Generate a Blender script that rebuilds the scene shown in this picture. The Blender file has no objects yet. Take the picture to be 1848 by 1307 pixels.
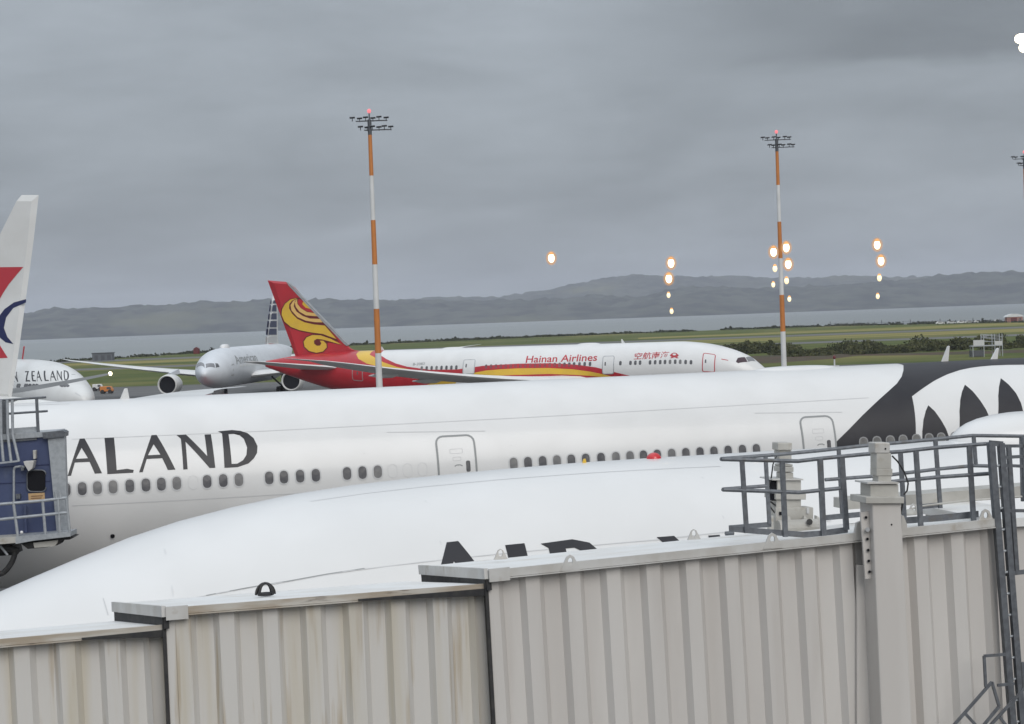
import bpy, bmesh, math, random
import numpy as np
from mathutils import Vector, Matrix

random.seed(7); rng = np.random.default_rng(7)
scene = bpy.context.scene
COL = scene.collection
R = math.radians

# ------------------------------------------------------------------ camera
EYE = Vector((0, 0, 11.3)); FPX = 3600.0; W0, H0 = 1848.0, 1307.0
PITCH, ROLL = R(1.281), R(2.07)
FWD = Vector((0, math.cos(PITCH), -math.sin(PITCH)))
_r0, _u0 = Vector((1, 0, 0)), Vector((0, math.sin(PITCH), math.cos(PITCH)))
RGT = _r0 * math.cos(ROLL) - _u0 * math.sin(ROLL)
UPV = _u0 * math.cos(ROLL) + _r0 * math.sin(ROLL)
cd = bpy.data.cameras.new('camera'); cam = bpy.data.objects.new('camera', cd); COL.objects.link(cam)
m = Matrix((RGT, UPV, -FWD)).transposed().to_4x4(); m.translation = EYE
cam.matrix_world = m
cd.sensor_width = 36.0; cd.sensor_fit = 'HORIZONTAL'; cd.lens = 36.0 * FPX / W0
cd.clip_start = 0.5; cd.clip_end = 40000
scene.camera = cam

# ------------------------------------------------------------------ world, sun, exposure
SUN_EL, SUN_AZ = R(34), R(158)          # azimuth measured clockwise from +Y (view direction): right and behind
wd = bpy.data.worlds.new('World'); scene.world = wd; wd.use_nodes = True
nt = wd.node_tree; nt.nodes.clear()
def N(t, **kw):
    n = nt.nodes.new(t)
    for k, v in kw.items(): setattr(n, k, v)
    return n
def L(a, b): nt.links.new(a, b)
def wmath(op, a, b=None, clamp=False):
    n = N('ShaderNodeMath', operation=op); n.use_clamp = clamp
    for i, v in enumerate((a, b)):
        if v is None: continue
        if isinstance(v, (int, float)): n.inputs[i].default_value = v
        else: L(v, n.inputs[i])
    return n.outputs[0]
tc = N('ShaderNodeTexCoord'); sep = N('ShaderNodeSeparateXYZ'); L(tc.outputs['Generated'], sep.inputs[0])
sky = N('ShaderNodeTexSky', sky_type='NISHITA'); sky.sun_disc = False
sky.sun_elevation = SUN_EL; sky.sun_rotation = SUN_AZ; sky.air_density = 1.0; sky.dust_density = 3.0
zc = wmath('MAXIMUM', sep.outputs[2], 0.0)
den = wmath('ADD', zc, 0.24)
comb = N('ShaderNodeCombineXYZ')
L(wmath('DIVIDE', sep.outputs[0], den), comb.inputs[0]); L(wmath('DIVIDE', sep.outputs[1], den), comb.inputs[1])
L(wmath('MULTIPLY', zc, 6.0), comb.inputs[2])
n1 = N('ShaderNodeTexNoise'); n1.inputs['Scale'].default_value = 2.3; n1.inputs['Detail'].default_value = 6; n1.inputs['Roughness'].default_value = 0.5
n1.inputs['Distortion'].default_value = 0.35
mp = N('ShaderNodeMapping'); mp.inputs['Location'].default_value = (3.1, 1.7, 0.4); L(comb.outputs[0], mp.inputs[0]); L(mp.outputs[0], n1.inputs['Vector'])
# the dark cloud base that hangs over the right of the bay, its lower edge ragged
edge = wmath('ADD', sep.outputs[2], wmath('MULTIPLY', wmath('SUBTRACT', n1.outputs[0], 0.5), 0.06))
ma = N('ShaderNodeMapRange'); ma.interpolation_type = 'SMOOTHSTEP'; L(wmath('ADD', sep.outputs[0], wmath('MULTIPLY', wmath('SUBTRACT', n1.outputs[0], 0.5), 0.25)), ma.inputs[0]); ma.inputs[1].default_value = 0.04; ma.inputs[2].default_value = 0.19
mr = N('ShaderNodeMapRange'); mr.interpolation_type = 'SMOOTHSTEP'; L(edge, mr.inputs[0])
mr.inputs[1].default_value = 0.110; mr.inputs[2].default_value = 0.122; mr.inputs[3].default_value = 0; mr.inputs[4].default_value = 1
# overcast luminance: brighter with elevation, broken by soft cloud lumps
lum = wmath('ADD', 0.315, wmath('MULTIPLY', wmath('POWER', zc, 1.5), 1.12))
lump = wmath('ADD', 1.0, wmath('MULTIPLY', wmath('SUBTRACT', n1.outputs[0], 0.5), 0.75))
n2 = N('ShaderNodeTexNoise'); n2.inputs['Scale'].default_value = 8.0; n2.inputs['Detail'].default_value = 7; n2.inputs['Roughness'].default_value = 0.6; L(mp.outputs[0], n2.inputs['Vector'])
lump = wmath('MULTIPLY', lump, wmath('ADD', 1.0, wmath('MULTIPLY', wmath('SUBTRACT', n2.outputs[0], 0.5), 0.22)))
lum = wmath('MULTIPLY', lum, lump)
lum = wmath('MULTIPLY', lum, wmath('SUBTRACT', 1.0, wmath('MULTIPLY', wmath('MULTIPLY', mr.outputs[0], ma.outputs[0]), 0.36)))
lum = wmath('MULTIPLY', lum, 10.0)
cc = N('ShaderNodeCombineColor'); L(wmath('MULTIPLY', lum, 0.905), cc.inputs[0]); L(lum, cc.inputs[1]); L(wmath('MULTIPLY', lum, 1.10), cc.inputs[2])
mx = N('ShaderNodeMix', data_type='RGBA'); mx.inputs[0].default_value = 0.95
L(sky.outputs[0], mx.inputs[6]); L(cc.outputs[0], mx.inputs[7])
bg = N('ShaderNodeBackground'); bg.inputs[1].default_value = 0.1; L(mx.outputs[2], bg.inputs[0])
wo = N('ShaderNodeOutputWorld'); L(bg.outputs[0], wo.inputs[0])

sl = bpy.data.lights.new('sun', 'SUN'); sl.energy = 1.5; sl.angle = R(40); sl.color = (1.0, 0.97, 0.93)
so = bpy.data.objects.new('sun', sl); COL.objects.link(so)
sd = Vector((math.sin(SUN_AZ) * math.cos(SUN_EL), math.cos(SUN_AZ) * math.cos(SUN_EL), math.sin(SUN_EL)))
so.rotation_euler = sd.to_track_quat('Z', 'Y').to_euler(); so.location = sd * 60
vs = scene.view_settings; vs.view_transform = 'Standard'; vs.look = 'None'; vs.exposure = 0.0; vs.gamma = 1.0; vs.use_curve_mapping = False
scene.render.engine = 'CYCLES'
scene.cycles.use_denoising = True
scene.cycles.volume_bounces = 1; scene.cycles.max_bounces = 8
scene.cycles.sample_clamp_indirect = 4.0

# ------------------------------------------------------------------ helpers
WM = {}
def ray(px, py):
    return (FWD + RGT * ((px - W0 / 2) / FPX) + UPV * ((H0 / 2 - py) / FPX))
def at(px, py, Y):
    """the point at depth Y (metres north of the lens) that the photograph shows at this pixel"""
    d = ray(px, py); return EYE + d * (Y / d.y)
def gnd(px, Y, z=0.0):
    """ground point below column px at depth Y"""
    return Vector((at(px, 560, Y).x, Y, z))
def tag(o, label=None, cat=None, group=None, kind=None):
    if label: o['label'] = label
    if cat: o['category'] = cat
    if group: o['group'] = group
    if kind: o['kind'] = kind
    return o
def put(o, parent=None, mw=None):
    COL.objects.link(o); mw = mw or Matrix()
    if parent is not None:
        o.parent = parent; o.matrix_parent_inverse = WM[parent.name].inverted()
    o.matrix_basis = mw; WM[o.name] = mw.copy()
    return o
def empty(name, loc, parent=None, rz=0.0):
    o = bpy.data.objects.new(name, None); o.empty_display_size = 0.3
    mw = Matrix.Translation(Vector(loc)) @ Matrix.Rotation(rz, 4, 'Z')
    return put(o, parent, mw)
class MB:
    """collects shapes; build() links them as one mesh object"""
    def __init__(s): s.v = []; s.f = []
    def add(s, vs, fs):
        b = len(s.v); s.v += [tuple(v) for v in vs]; s.f += [tuple(b + i for i in f) for f in fs]; return s
    def box(s, c, sx, sy, sz, ax=None):
        c = Vector(c); X, Y, Z = ax or (Vector((1, 0, 0)), Vector((0, 1, 0)), Vector((0, 0, 1)))
        vs = [c + X * (sx / 2 * i) + Y * (sy / 2 * j) + Z * (sz / 2 * k) for i in (-1, 1) for j in (-1, 1) for k in (-1, 1)]
        return s.add(vs, [(0, 1, 3, 2), (4, 6, 7, 5), (0, 4, 5, 1), (2, 3, 7, 6), (0, 2, 6, 4), (1, 5, 7, 3)])
    def bar(s, p, q, w, h=None, up=(0, 0, 1)):
        p, q = Vector(p), Vector(q); d = (q - p); l = d.length; d.normalize(); up = Vector(up)
        if abs(d.dot(up)) > 0.98: up = Vector((0, 1, 0))
        x = d.cross(up).normalized(); z = x.cross(d).normalized()
        return s.box((p + q) / 2, l, w, h or w, (d, x, z))
    def tube(s, p, q, r, r2=None, n=10, cap=True):
        p, q = Vector(p), Vector(q); d = (q - p).normalized(); r2 = r if r2 is None else r2
        u = Vector((0, 0, 1)) if abs(d.z) < 0.9 else Vector((0, 1, 0))
        x = d.cross(u).normalized(); y = d.cross(x).normalized()
        vs = []
        for c, rr in ((p, r), (q, r2)):
            for i in range(n):
                a = 2 * math.pi * i / n; vs.append(c + x * (rr * math.cos(a)) + y * (rr * math.sin(a)))
        fs = [(i, (i + 1) % n, n + (i + 1) % n, n + i) for i in range(n)]
        if cap: fs += [tuple(range(n))[::-1], tuple(range(n, 2 * n))]
        return s.add(vs, fs)
    def path(s, pts, r, n=8):
        for a, b in zip(pts, pts[1:]): s.tube(a, b, r, n=n)
        return s
    def ball(s, c, rx, ry=None, rz=None, n=12, m_=8, zmin=-1.0):
        ry = rx if ry is None else ry; rz = rx if rz is None else rz; c = Vector(c); vs = []; fs = []
        a0 = math.asin(zmin)
        for j in range(m_ + 1):
            a = a0 + (math.pi / 2 - a0) * j / m_
            for i in range(n):
                b = 2 * math.pi * i / n
                vs.append(c + Vector((rx * math.cos(a) * math.cos(b), ry * math.cos(a) * math.sin(b), rz * math.sin(a))))
        for j in range(m_):
            for i in range(n): fs.append((j * n + i, j * n + (i + 1) % n, (j + 1) * n + (i + 1) % n, (j + 1) * n + i))
        return s.add(vs, fs)
    def prism(s, loop, off):
        """polygon extruded by the vector off"""
        off = Vector(off); n = len(loop); vs = [Vector(p) for p in loop] + [Vector(p) + off for p in loop]
        fs = [tuple(range(n))[::-1], tuple(range(n, 2 * n))] + [(i, (i + 1) % n, n + (i + 1) % n, n + i) for i in range(n)]
        return s.add(vs, fs)
    def mesh(s, name, mat, smooth=False):
        me = bpy.data.meshes.new(name); me.from_pydata(s.v, [], s.f); me.validate()
        bm = bmesh.new(); bm.from_mesh(me); bmesh.ops.recalc_face_normals(bm, faces=bm.faces); bm.to_mesh(me); bm.free()
        if smooth: me.polygons.foreach_set('use_smooth', [True] * len(me.polygons))
        me.materials.append(mat); return me
    def build(s, name, mat, parent=None, smooth=False, bevel=0.0):
        o = bpy.data.objects.new(name, s.mesh(name, mat, smooth)); put(o, parent)
        if bevel:
            b = o.modifiers.new('edge', 'BEVEL'); b.width = bevel; b.segments = 2; b.limit_method = 'ANGLE'; b.angle_limit = R(40)
        return o
def smooth_angle(o, deg=35):
    me = o.data; me.polygons.foreach_set('use_smooth', [True] * len(me.polygons))
    me.set_sharp_from_angle(angle=R(deg)); return o

# ------------------------------------------------------------------ materials
def mat(name, c, c2=None, rough=0.5, scale=3.0, stretch=(1, 1, 1), metal=0.0, bump=0.0, detail=5, lo=0.4, hi=0.62, coat=0.0, emis=None, estr=0.0, c3=None, s3=0.3, lo3=0.52, hi3=0.7, bscale=None, spec=0.5):
    mt = bpy.data.materials.new(name); mt.use_nodes = True; t = mt.node_tree; b = t.nodes['Principled BSDF']
    b.inputs['Roughness'].default_value = rough; b.inputs['Metallic'].default_value = metal; b.inputs['Coat Weight'].default_value = coat
    b.inputs['Coat Roughness'].default_value = 0.12; b.inputs['Specular IOR Level'].default_value = spec
    b.inputs['Base Color'].default_value = (*c, 1)
    if emis: b.inputs['Emission Color'].default_value = (*emis, 1); b.inputs['Emission Strength'].default_value = estr
    tcx = t.nodes.new('ShaderNodeNewGeometry'); mpx = t.nodes.new('ShaderNodeMapping'); mpx.inputs['Scale'].default_value = stretch
    t.links.new(tcx.outputs['Position'], mpx.inputs[0])
    def noise(sc, det=detail):
        n = t.nodes.new('ShaderNodeTexNoise'); n.inputs['Scale'].default_value = sc; n.inputs['Detail'].default_value = det
        t.links.new(mpx.outputs[0], n.inputs['Vector']); return n
    out = None
    def layer(prev, col, sc, lo_, hi_):
        n = noise(sc); r = t.nodes.new('ShaderNodeMapRange'); r.inputs[1].default_value = lo_; r.inputs[2].default_value = hi_
        t.links.new(n.outputs[0], r.inputs[0]); x = t.nodes.new('ShaderNodeMix'); x.data_type = 'RGBA'
        t.links.new(r.outputs[0], x.inputs[0])
        if prev is None: x.inputs[6].default_value = (*c, 1)
        else: t.links.new(prev, x.inputs[6])
        x.inputs[7].default_value = (*col, 1); return x.outputs[2]
    if c2: out = layer(out, c2, scale, lo, hi)
    if c3: out = layer(out, c3, s3, lo3, hi3)
    if out is not None: t.links.new(out, b.inputs['Base Color'])
    if bump:
        n = noise(bscale or scale * 3); bp = t.nodes.new('ShaderNodeBump'); bp.inputs['Strength'].default_value = bump
        bp.inputs['Distance'].default_value = 0.02; t.links.new(n.outputs[0], bp.inputs['Height']); t.links.new(bp.outputs[0], b.inputs['Normal'])
    return mt
M = {}
M['white'] = mat('white_paint', (0.722, 0.715, 0.705), (0.69, 0.683, 0.672), 0.32, 0.6, coat=0.25, c3=(0.645, 0.64, 0.63), s3=0.22, lo3=0.55, hi3=0.8)
M['white_old'] = mat('aged_white_paint', (0.69, 0.69, 0.68), (0.62, 0.615, 0.60), 0.4, 0.5, coat=0.1)
M['black'] = mat('black_paint', (0.022, 0.021, 0.025), (0.030, 0.029, 0.033), 0.42, 0.8, spec=0.35)
M['silver'] = mat('silver_paint', (0.67, 0.69, 0.72), (0.62, 0.64, 0.67), 0.42, 0.5, metal=0.05)
M['red'] = mat('red_paint', (0.48, 0.020, 0.030), (0.42, 0.018, 0.028), 0.35, 0.6, coat=0.3)
M['maroon'] = mat('maroon_paint', (0.13, 0.012, 0.015), None, 0.4)
M['yellow'] = mat('yellow_paint', (0.72, 0.46, 0.045), (0.68, 0.43, 0.05), 0.35, 0.8, coat=0.2)
M['peach'] = mat('pale_gold_paint', (0.75, 0.48, 0.15), None, 0.4)
M['navy'] = mat('navy_paint', (0.020, 0.026, 0.09), None, 0.4)
M['crimson'] = mat('crimson_paint', (0.45, 0.04, 0.055), None, 0.4)
M['pane'] = mat('window_pane', (0.085, 0.083, 0.09), (0.13, 0.127, 0.13), 0.2, 4.0, spec=0.6)
M['pane_shut'] = mat('drawn_window_blind', (0.36, 0.37, 0.38), None, 0.3)
M['pane_dull'] = mat('reflecting_window_pane', (0.20, 0.195, 0.185), (0.15, 0.145, 0.14), 0.2, 5.0)  # paler base grey carries the reflection on panes over the black pattern
M['rim_dull'] = mat('dark_window_rim', (0.26, 0.26, 0.26), None, 0.4)
M['pane_red'] = mat('cockpit_glass_dark', (0.05, 0.022, 0.03), None, 0.1, spec=0.7)
M['pane_grey'] = mat('cockpit_glass_grey', (0.20, 0.20, 0.21), None, 0.12, spec=0.7)
M['rim'] = mat('window_rim', (0.56, 0.56, 0.56), None, 0.4)
M['line'] = mat('grey_line', (0.27, 0.28, 0.28), None, 0.5)
M['blank'] = mat('paint_edge', (0.63, 0.63, 0.63), None, 0.4)
M['joint'] = mat('skin_joint_paint', (0.655, 0.655, 0.655), None, 0.4)
M['pane_blind'] = mat('window_pane_half_blind', (0.17, 0.168, 0.17), (0.22, 0.215, 0.21), 0.2, 3.0)  # slightly paler pane, picked at random for half-drawn blinds
M['faint'] = mat('faint_line', (0.56, 0.56, 0.56), None, 0.5)
M['wing'] = mat('wing_grey', (0.72, 0.71, 0.695), (0.66, 0.65, 0.64), 0.45, 0.5)
M['wing_dark'] = mat('tail_grey', (0.16, 0.157, 0.155), (0.13, 0.128, 0.125), 0.5, 0.5)
M['metal'] = mat('bare_metal', (0.5, 0.5, 0.5), (0.42, 0.42, 0.42), 0.35, 2.0, metal=0.6)
M['dark'] = mat('dark_cavity', (0.014, 0.014, 0.017), None, 0.85, spec=0.1)
M['rubber'] = mat('black_rubber', (0.022, 0.022, 0.024), (0.04, 0.038, 0.036), 0.75, 8.0)
M['galv'] = mat('galvanised_steel', (0.155, 0.165, 0.18), (0.115, 0.122, 0.135), 0.5, 14.0, metal=0.35, c3=(0.12, 0.115, 0.11), s3=5.0, lo3=0.6, hi3=0.75)
M['galv_pale'] = mat('pale_steel', (0.40, 0.42, 0.44), (0.33, 0.35, 0.37), 0.5, 9.0, metal=0.2)
M['beige'] = mat('beige_bridge_paint', (0.595, 0.568, 0.538), (0.54, 0.51, 0.48), 0.5, 1.6, (1, 1, 0.12), c3=(0.50, 0.465, 0.43), s3=2.6, lo3=0.56, hi3=0.8, bump=0.04, bscale=9)
M['beige_stain'] = mat('stained_bridge_paint', (0.59, 0.568, 0.536), (0.53, 0.482, 0.39), 0.55, 2.6, (1.6, 1.6, 0.09), c3=(0.38, 0.30, 0.19), s3=5.5, lo3=0.56, hi3=0.78, lo=.46, hi=.72, bump=0.05, bscale=9)
M['beige_box'] = mat('beige_machine_paint', (0.47, 0.455, 0.42), (0.40, 0.385, 0.35), 0.5, 3.0, c3=(0.30, 0.26, 0.20), s3=4.0, lo3=0.62, hi3=0.8)
M['fascia'] = mat('pale_fascia_paint', (0.55, 0.54, 0.52), (0.47, 0.45, 0.42), 0.5, 2.5, c3=(0.28, 0.22, 0.15), s3=3.5, lo3=0.64, hi3=0.85)
M['fascia_rust'] = mat('rust_streaked_fascia', (0.50, 0.47, 0.42), (0.36, 0.30, 0.23), 0.6, 5.0, (0.3, 0.3, 2), c3=(0.09, 0.06, 0.045), s3=6.0, lo3=0.60, hi3=0.72)
M['roof'] = mat('white_roof_coating', (0.76, 0.755, 0.74), (0.70, 0.68, 0.65), 0.5, 1.3, c3=(0.56, 0.50, 0.43), s3=1.1, lo3=0.6, hi3=0.8, bump=0.05, bscale=6)
M['blue'] = mat('faded_blue_paint', (0.052, 0.068, 0.145), (0.064, 0.084, 0.165), 0.5, 1.4, (1, 1, 0.4), c3=(0.10, 0.12, 0.17), s3=2.0, lo3=0.55, hi3=0.8)
M['sign'] = mat('tan_notice', (0.50, 0.33, 0.16), (0.44, 0.29, 0.15), 0.6, 12)
M['print'] = mat('notice_print', (0.20, 0.10, 0.05), None, 0.7)
M['orange'] = mat('orange_mast_paint', (0.56, 0.20, 0.045), (0.50, 0.18, 0.045), 0.5, 1.0)
M['mast_white'] = mat('white_mast_paint', (0.68, 0.68, 0.67), (0.62, 0.62, 0.61), 0.5, 1.0)
M['lamp_case'] = mat('lamp_housing', (0.09, 0.095, 0.105), None, 0.5, metal=0.3)
M['beacon'] = mat('red_beacon', (0.6, 0.04, 0.05), None, 0.3, emis=(1.0, 0.33, 0.36), estr=0.75)
M['beacon_off'] = mat('red_lens', (0.55, 0.015, 0.02), None, 0.25, coat=0.5)
M['warm'] = mat('warm_lamp_glow', (1, 0.8, 0.5), None, 0.5, emis=(1.0, 0.84, 0.56), estr=6.0)
M['warm_dim'] = mat('dim_lamp_glow', (1, 0.8, 0.5), None, 0.5, emis=(1.0, 0.82, 0.50), estr=1.1)
M['amber'] = mat('amber_reflection_glow', (0.5, 0.25, 0.08), None, 0.5, emis=(1.0, 0.48, 0.18), estr=0.75)  # amber glow on top of the modelled lamp reflections
M['apron'] = mat('apron_concrete', (0.115, 0.112, 0.108), (0.095, 0.093, 0.09), 0.8, 0.08, c3=(0.075, 0.072, 0.07), s3=0.02)
M['tarmac'] = mat('runway_asphalt', (0.13, 0.125, 0.12), (0.11, 0.107, 0.10), 0.85, 0.03)
M['grass'] = mat('airfield_grass', (0.075, 0.098, 0.026), (0.105, 0.118, 0.036), 0.95, 0.035, c3=(0.21, 0.185, 0.07), s3=0.013, lo3=0.50, hi3=0.72, spec=0.1, detail=8)
M['drygrass'] = mat('dry_grass', (0.27, 0.225, 0.085), (0.17, 0.17, 0.05), 0.95, 0.03, (0.3, 1, 1), spec=0.1, detail=8)
M['earth'] = mat('bare_earth', (0.10, 0.068, 0.05), (0.075, 0.07, 0.045), 0.95, 0.12, spec=0.1, detail=8)
M['leaf'] = mat('scrub_leaf', (0.045, 0.052, 0.022), (0.095, 0.096, 0.042), 0.9, 0.35, spec=0.1)
M['leaf_far'] = mat('shore_scrub_leaf', (0.035, 0.042, 0.026), (0.055, 0.058, 0.03), 0.9, 0.1, spec=0.1)
M['hill'] = mat('hill_bush', (0.016, 0.020, 0.020), (0.070, 0.074, 0.060), 0.95, 0.011, spec=0.05, detail=10, c3=(0.10, 0.10, 0.06), s3=0.0017, lo3=0.58, hi3=0.68)
def halo_mat():  # emissive translucent shell standing in for the glow around a lamp reflection
    mt = bpy.data.materials.new('lamp_glow_halo'); mt.use_nodes = True; t = mt.node_tree; t.nodes.clear()
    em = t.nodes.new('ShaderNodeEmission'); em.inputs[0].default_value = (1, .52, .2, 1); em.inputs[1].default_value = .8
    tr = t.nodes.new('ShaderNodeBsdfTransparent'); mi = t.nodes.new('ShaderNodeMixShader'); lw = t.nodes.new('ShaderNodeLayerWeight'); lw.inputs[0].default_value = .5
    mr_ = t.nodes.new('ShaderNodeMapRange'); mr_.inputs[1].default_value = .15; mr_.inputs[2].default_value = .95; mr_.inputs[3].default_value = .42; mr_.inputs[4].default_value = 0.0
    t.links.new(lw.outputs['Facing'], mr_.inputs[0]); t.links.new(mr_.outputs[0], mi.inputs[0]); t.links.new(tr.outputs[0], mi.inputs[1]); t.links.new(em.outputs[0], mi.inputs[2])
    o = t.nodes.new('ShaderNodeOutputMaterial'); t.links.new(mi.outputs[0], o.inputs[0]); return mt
M['glow_halo'] = halo_mat()
def water_mat():
    mt = mat('harbour_water', (0.17, 0.185, 0.18), (0.20, 0.212, 0.205), 0.34, 0.002, (0.3, 1, 1), spec=0.5)
    t = mt.node_tree; b = t.nodes['Principled BSDF']
    n = t.nodes.new('ShaderNodeTexNoise'); n.inputs['Scale'].default_value = 0.12; n.inputs['Detail'].default_value = 6
    tcx = t.nodes.new('ShaderNodeTexCoord'); t.links.new(tcx.outputs['Object'], n.inputs['Vector'])
    bp = t.nodes.new('ShaderNodeBump'); bp.inputs['Strength'].default_value = 0.9; bp.inputs['Distance'].default_value = 1.2
    t.links.new(n.outputs[0], bp.inputs['Height']); t.links.new(bp.outputs[0], b.inputs['Normal']); return mt
M['water'] = water_mat()

# ------------------------------------------------------------------ ground, water, hills
def sheet(name, pts, z, mt, kind='structure'):
    o = MB().add([(x, y, z) for x, y in pts], [tuple(range(len(pts)))]).build(name, mt)
    return tag(o, kind=kind)
def xy(px, Y): p = gnd(px, Y); return (p.x, p.y)
shore_px = [(-900, 700), (-300, 740), (60, 800), (200, 850), (340, 930), (520, 1000), (800, 1080), (1100, 1120), (1500, 1130), (1700, 1040), (1850, 980), (2200, 940), (2900, 900)]
shore = [xy(px, Y + random.uniform(-8, 8)) for px, Y in shore_px]
sheet('ground', [(-900, -80), *[(-900, shore[0][1])], *shore, (1100, shore[-1][1]), (1100, -80)], 0.0, M['grass'])
sheet('apron', [(-700, -70), (-700, 415), xy(-100, 412), xy(340, 405), xy(700, 398), xy(1200, 385), xy(1900, 372), (700, 360), (700, -70)], 0.004, M['apron'])
sheet('taxiway', [(-800, 560), (-800, 590), xy(1000, 640), (900, 655), (900, 618), xy(1000, 610)], 0.004, M['tarmac'])
sheet('runway', [(-800, 745), (-800, 790), xy(900, 815), (1000, 820), (1000, 770), xy(900, 770)], 0.004, M['tarmac'])
sheet('dry_verge', [(-300, 700), (-300, 735), xy(1000, 762), (1000, 765), (1000, 672), xy(1000, 690)], 0.004, M['drygrass'])
sheet('far_verge', [xy(1150, 860), xy(1150, 905), xy(1600, 950), (1000, 880), (1000, 830), xy(1500, 860)], 0.004, M['drygrass'])
sheet('bare_earth', [xy(1290, 405), xy(1300, 470), xy(1420, 480), xy(1530, 468), xy(1548, 445), xy(1500, 425), xy(1400, 410)], 0.008, M['earth'])
sheet('track', [xy(1480, 452), xy(1500, 462), xy(1700, 448), xy(1950, 440), xy(1950, 415), xy(1700, 424)], 0.012, M['earth'])
sheet('water', [(-14000, 300), (-14000, 16000), (14000, 16000), (14000, 300)], -2.2, M['water'])

def ridge(name, ctrl, depth, Y, seed, amp):
    """a range of hills: ctrl gives (column, height in m) along its crest at depth Y"""
    g = np.random.default_rng(seed)
    xs = np.linspace(-4200, 4200, 560); cx = np.array([gnd(p, Y).x for p, _ in ctrl]); ch = np.array([h for _, h in ctrl])
    base = np.interp(xs, cx, ch)
    k = np.hanning(9); k /= k.sum(); base = np.convolve(np.pad(base, 4, 'edge'), k, 'valid')
    ny = 36; vs = []; fs = []
    ph = g.uniform(0, 6.28, (14, 3)); fr = g.uniform(0.002, 0.03, (14, 2))
    jag = g.normal(0, 1, (ny, len(xs))); jag = (jag + np.roll(jag, 1, 1)) * 0.5
    for j in range(ny):
        v = j / (ny - 1); prof = math.sin(min(1.0, v / 0.55) * math.pi / 2) if v < 0.55 else math.cos((v - 0.55) / 0.45 * math.pi / 2) ** 0.7
        yy = Y - depth * 0.55 + depth * v
        shore_w = np.sin(xs * 0.0031 + seed) * 120 + np.sin(xs * 0.0107 + seed * 2) * 50
        wav = sum(np.sin(xs * fr[i, 0] + yy * fr[i, 1] + ph[i, 0]) / (1 + fr[i, 0] * 160) for i in range(14))
        z = -4 + (base + 4) * prof * (1 + 0.018 * wav) + amp * jag[j] * (0.25 + prof) * (1 if 0 < j < ny - 1 else 0) + 1.8 * wav * prof
        for i, x in enumerate(xs): vs.append((x, yy + shore_w[i] * (1 - v), max(-4.0, z[i])))
    n = len(xs)
    for j in range(ny - 1):
        for i in range(n - 1): fs.append((j * n + i, j * n + i + 1, (j + 1) * n + i + 1, (j + 1) * n + i))
    o = MB().add(vs, fs).build(name, M['hill']); o.data.polygons.foreach_set('use_smooth', [True] * len(o.data.polygons))
    return tag(o, kind='structure')
ridge('near_hills', [(-3000, 60), (-400, 66), (40, 78), (200, 86), (330, 90), (480, 92), (620, 84), (740, 76), (900, 62), (1050, 66), (1150, 58), (1240, 84), (1400, 70), (1480, 74), (1600, 78), (1700, 92), (1780, 99), (1860, 92), (2300, 80), (4000, 60)], 1700, 6400, 3, 4.5)
ridge('far_hills', [(-3000, 60), (300, 60), (600, 85), (800, 108), (900, 98), (1000, 128), (1060, 150), (1115, 165), (1200, 160), (1300, 146), (1420, 132), (1520, 136), (1640, 122), (1800, 110), (2600, 100), (4000, 60)], 2200, 8600, 11, 4.5)

hz = MB().box((0, 5600, 105), 9000, 11400, 222)
hm = bpy.data.materials.new('haze_air'); hm.use_nodes = True; t = hm.node_tree; t.nodes.clear()
pv = t.nodes.new('ShaderNodeVolumePrincipled'); pv.inputs['Density'].default_value = 0.78e-4; pv.inputs['Color'].default_value = (0.86, 0.89, 1.0, 1); pv.inputs['Anisotropy'].default_value = 0.0
ot = t.nodes.new('ShaderNodeOutputMaterial'); t.links.new(pv.outputs[0], ot.inputs['Volume'])
HAZE = hz.build('haze', hm); tag(HAZE, kind='stuff')

# scrub: leaf clumps spread through low crowns
def scrub(name, mt, spots, leaf, per):
    vs = []; fs = []
    for (x, y, r, h) in spots:
        c = rng.normal(0, 1, (per, 3)); c /= np.linalg.norm(c, axis=1)[:, None]
        rad = rng.uniform(0.55, 1.0, (per, 1)); lob = 1 + 0.22 * np.sin(c[:, :1] * 5 + x) + 0.18 * np.sin(c[:, 2:] * 7 + y)
        p = c * rad * lob * np.array([[r, r, h]]); p[:, 2] = np.abs(p[:, 2]); p += np.array([[x, y, 0]])
        for q in p:
            a = rng.uniform(0, 6.28); b = rng.uniform(-0.9, 0.9); l = leaf * rng.uniform(0.6, 1.5)
            u = np.array([math.cos(a), math.sin(a), 0]) * l; w = np.array([-math.sin(a) * math.sin(b), math.cos(a) * math.sin(b), math.cos(b)]) * l
            k = len(vs); vs += [tuple(q - u), tuple(q + u * 0.2 - w * 0.6), tuple(q + u), tuple(q + w)]; fs.append((k, k + 1, k + 2, k + 3))
    me = bpy.data.meshes.new(name); me.from_pydata(vs, [], fs); me.materials.append(mt)
    o = bpy.data.objects.new(name, me); put(o); return tag(o, kind='stuff')
sp = []
for i in range(70):
    px = random.uniform(1400, 1990); Y = random.uniform(456, 502); p = gnd(px, Y)
    sp.append((p.x, Y, random.uniform(2.2, 5.0), random.uniform(0.7, 2.6) * (0.6 if px < 1490 else 1.0)))
for i in range(24):
    px = random.uniform(1290, 1420); Y = random.uniform(500, 560); p = gnd(px, Y); sp.append((p.x, Y, random.uniform(2.5, 4.5), random.uniform(1.2, 2.6)))
scrub('shrubbery', M['leaf'], sp, 0.24, 800)
sp = []
def shore_y(x):
    return float(np.interp(x, [q[0] for q in shore], [q[1] for q in shore]))
for i in range(330):
    px = random.uniform(40, 1950); x = gnd(px, 950).x; y = shore_y(x) - random.uniform(2, 22)
    tall = random.random() < 0.07
    sp.append((x, y, random.uniform(2, 8) * (0.3 if tall else 1), random.uniform(0.3, 1.15) * (2.0 if tall else 1)))
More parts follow.
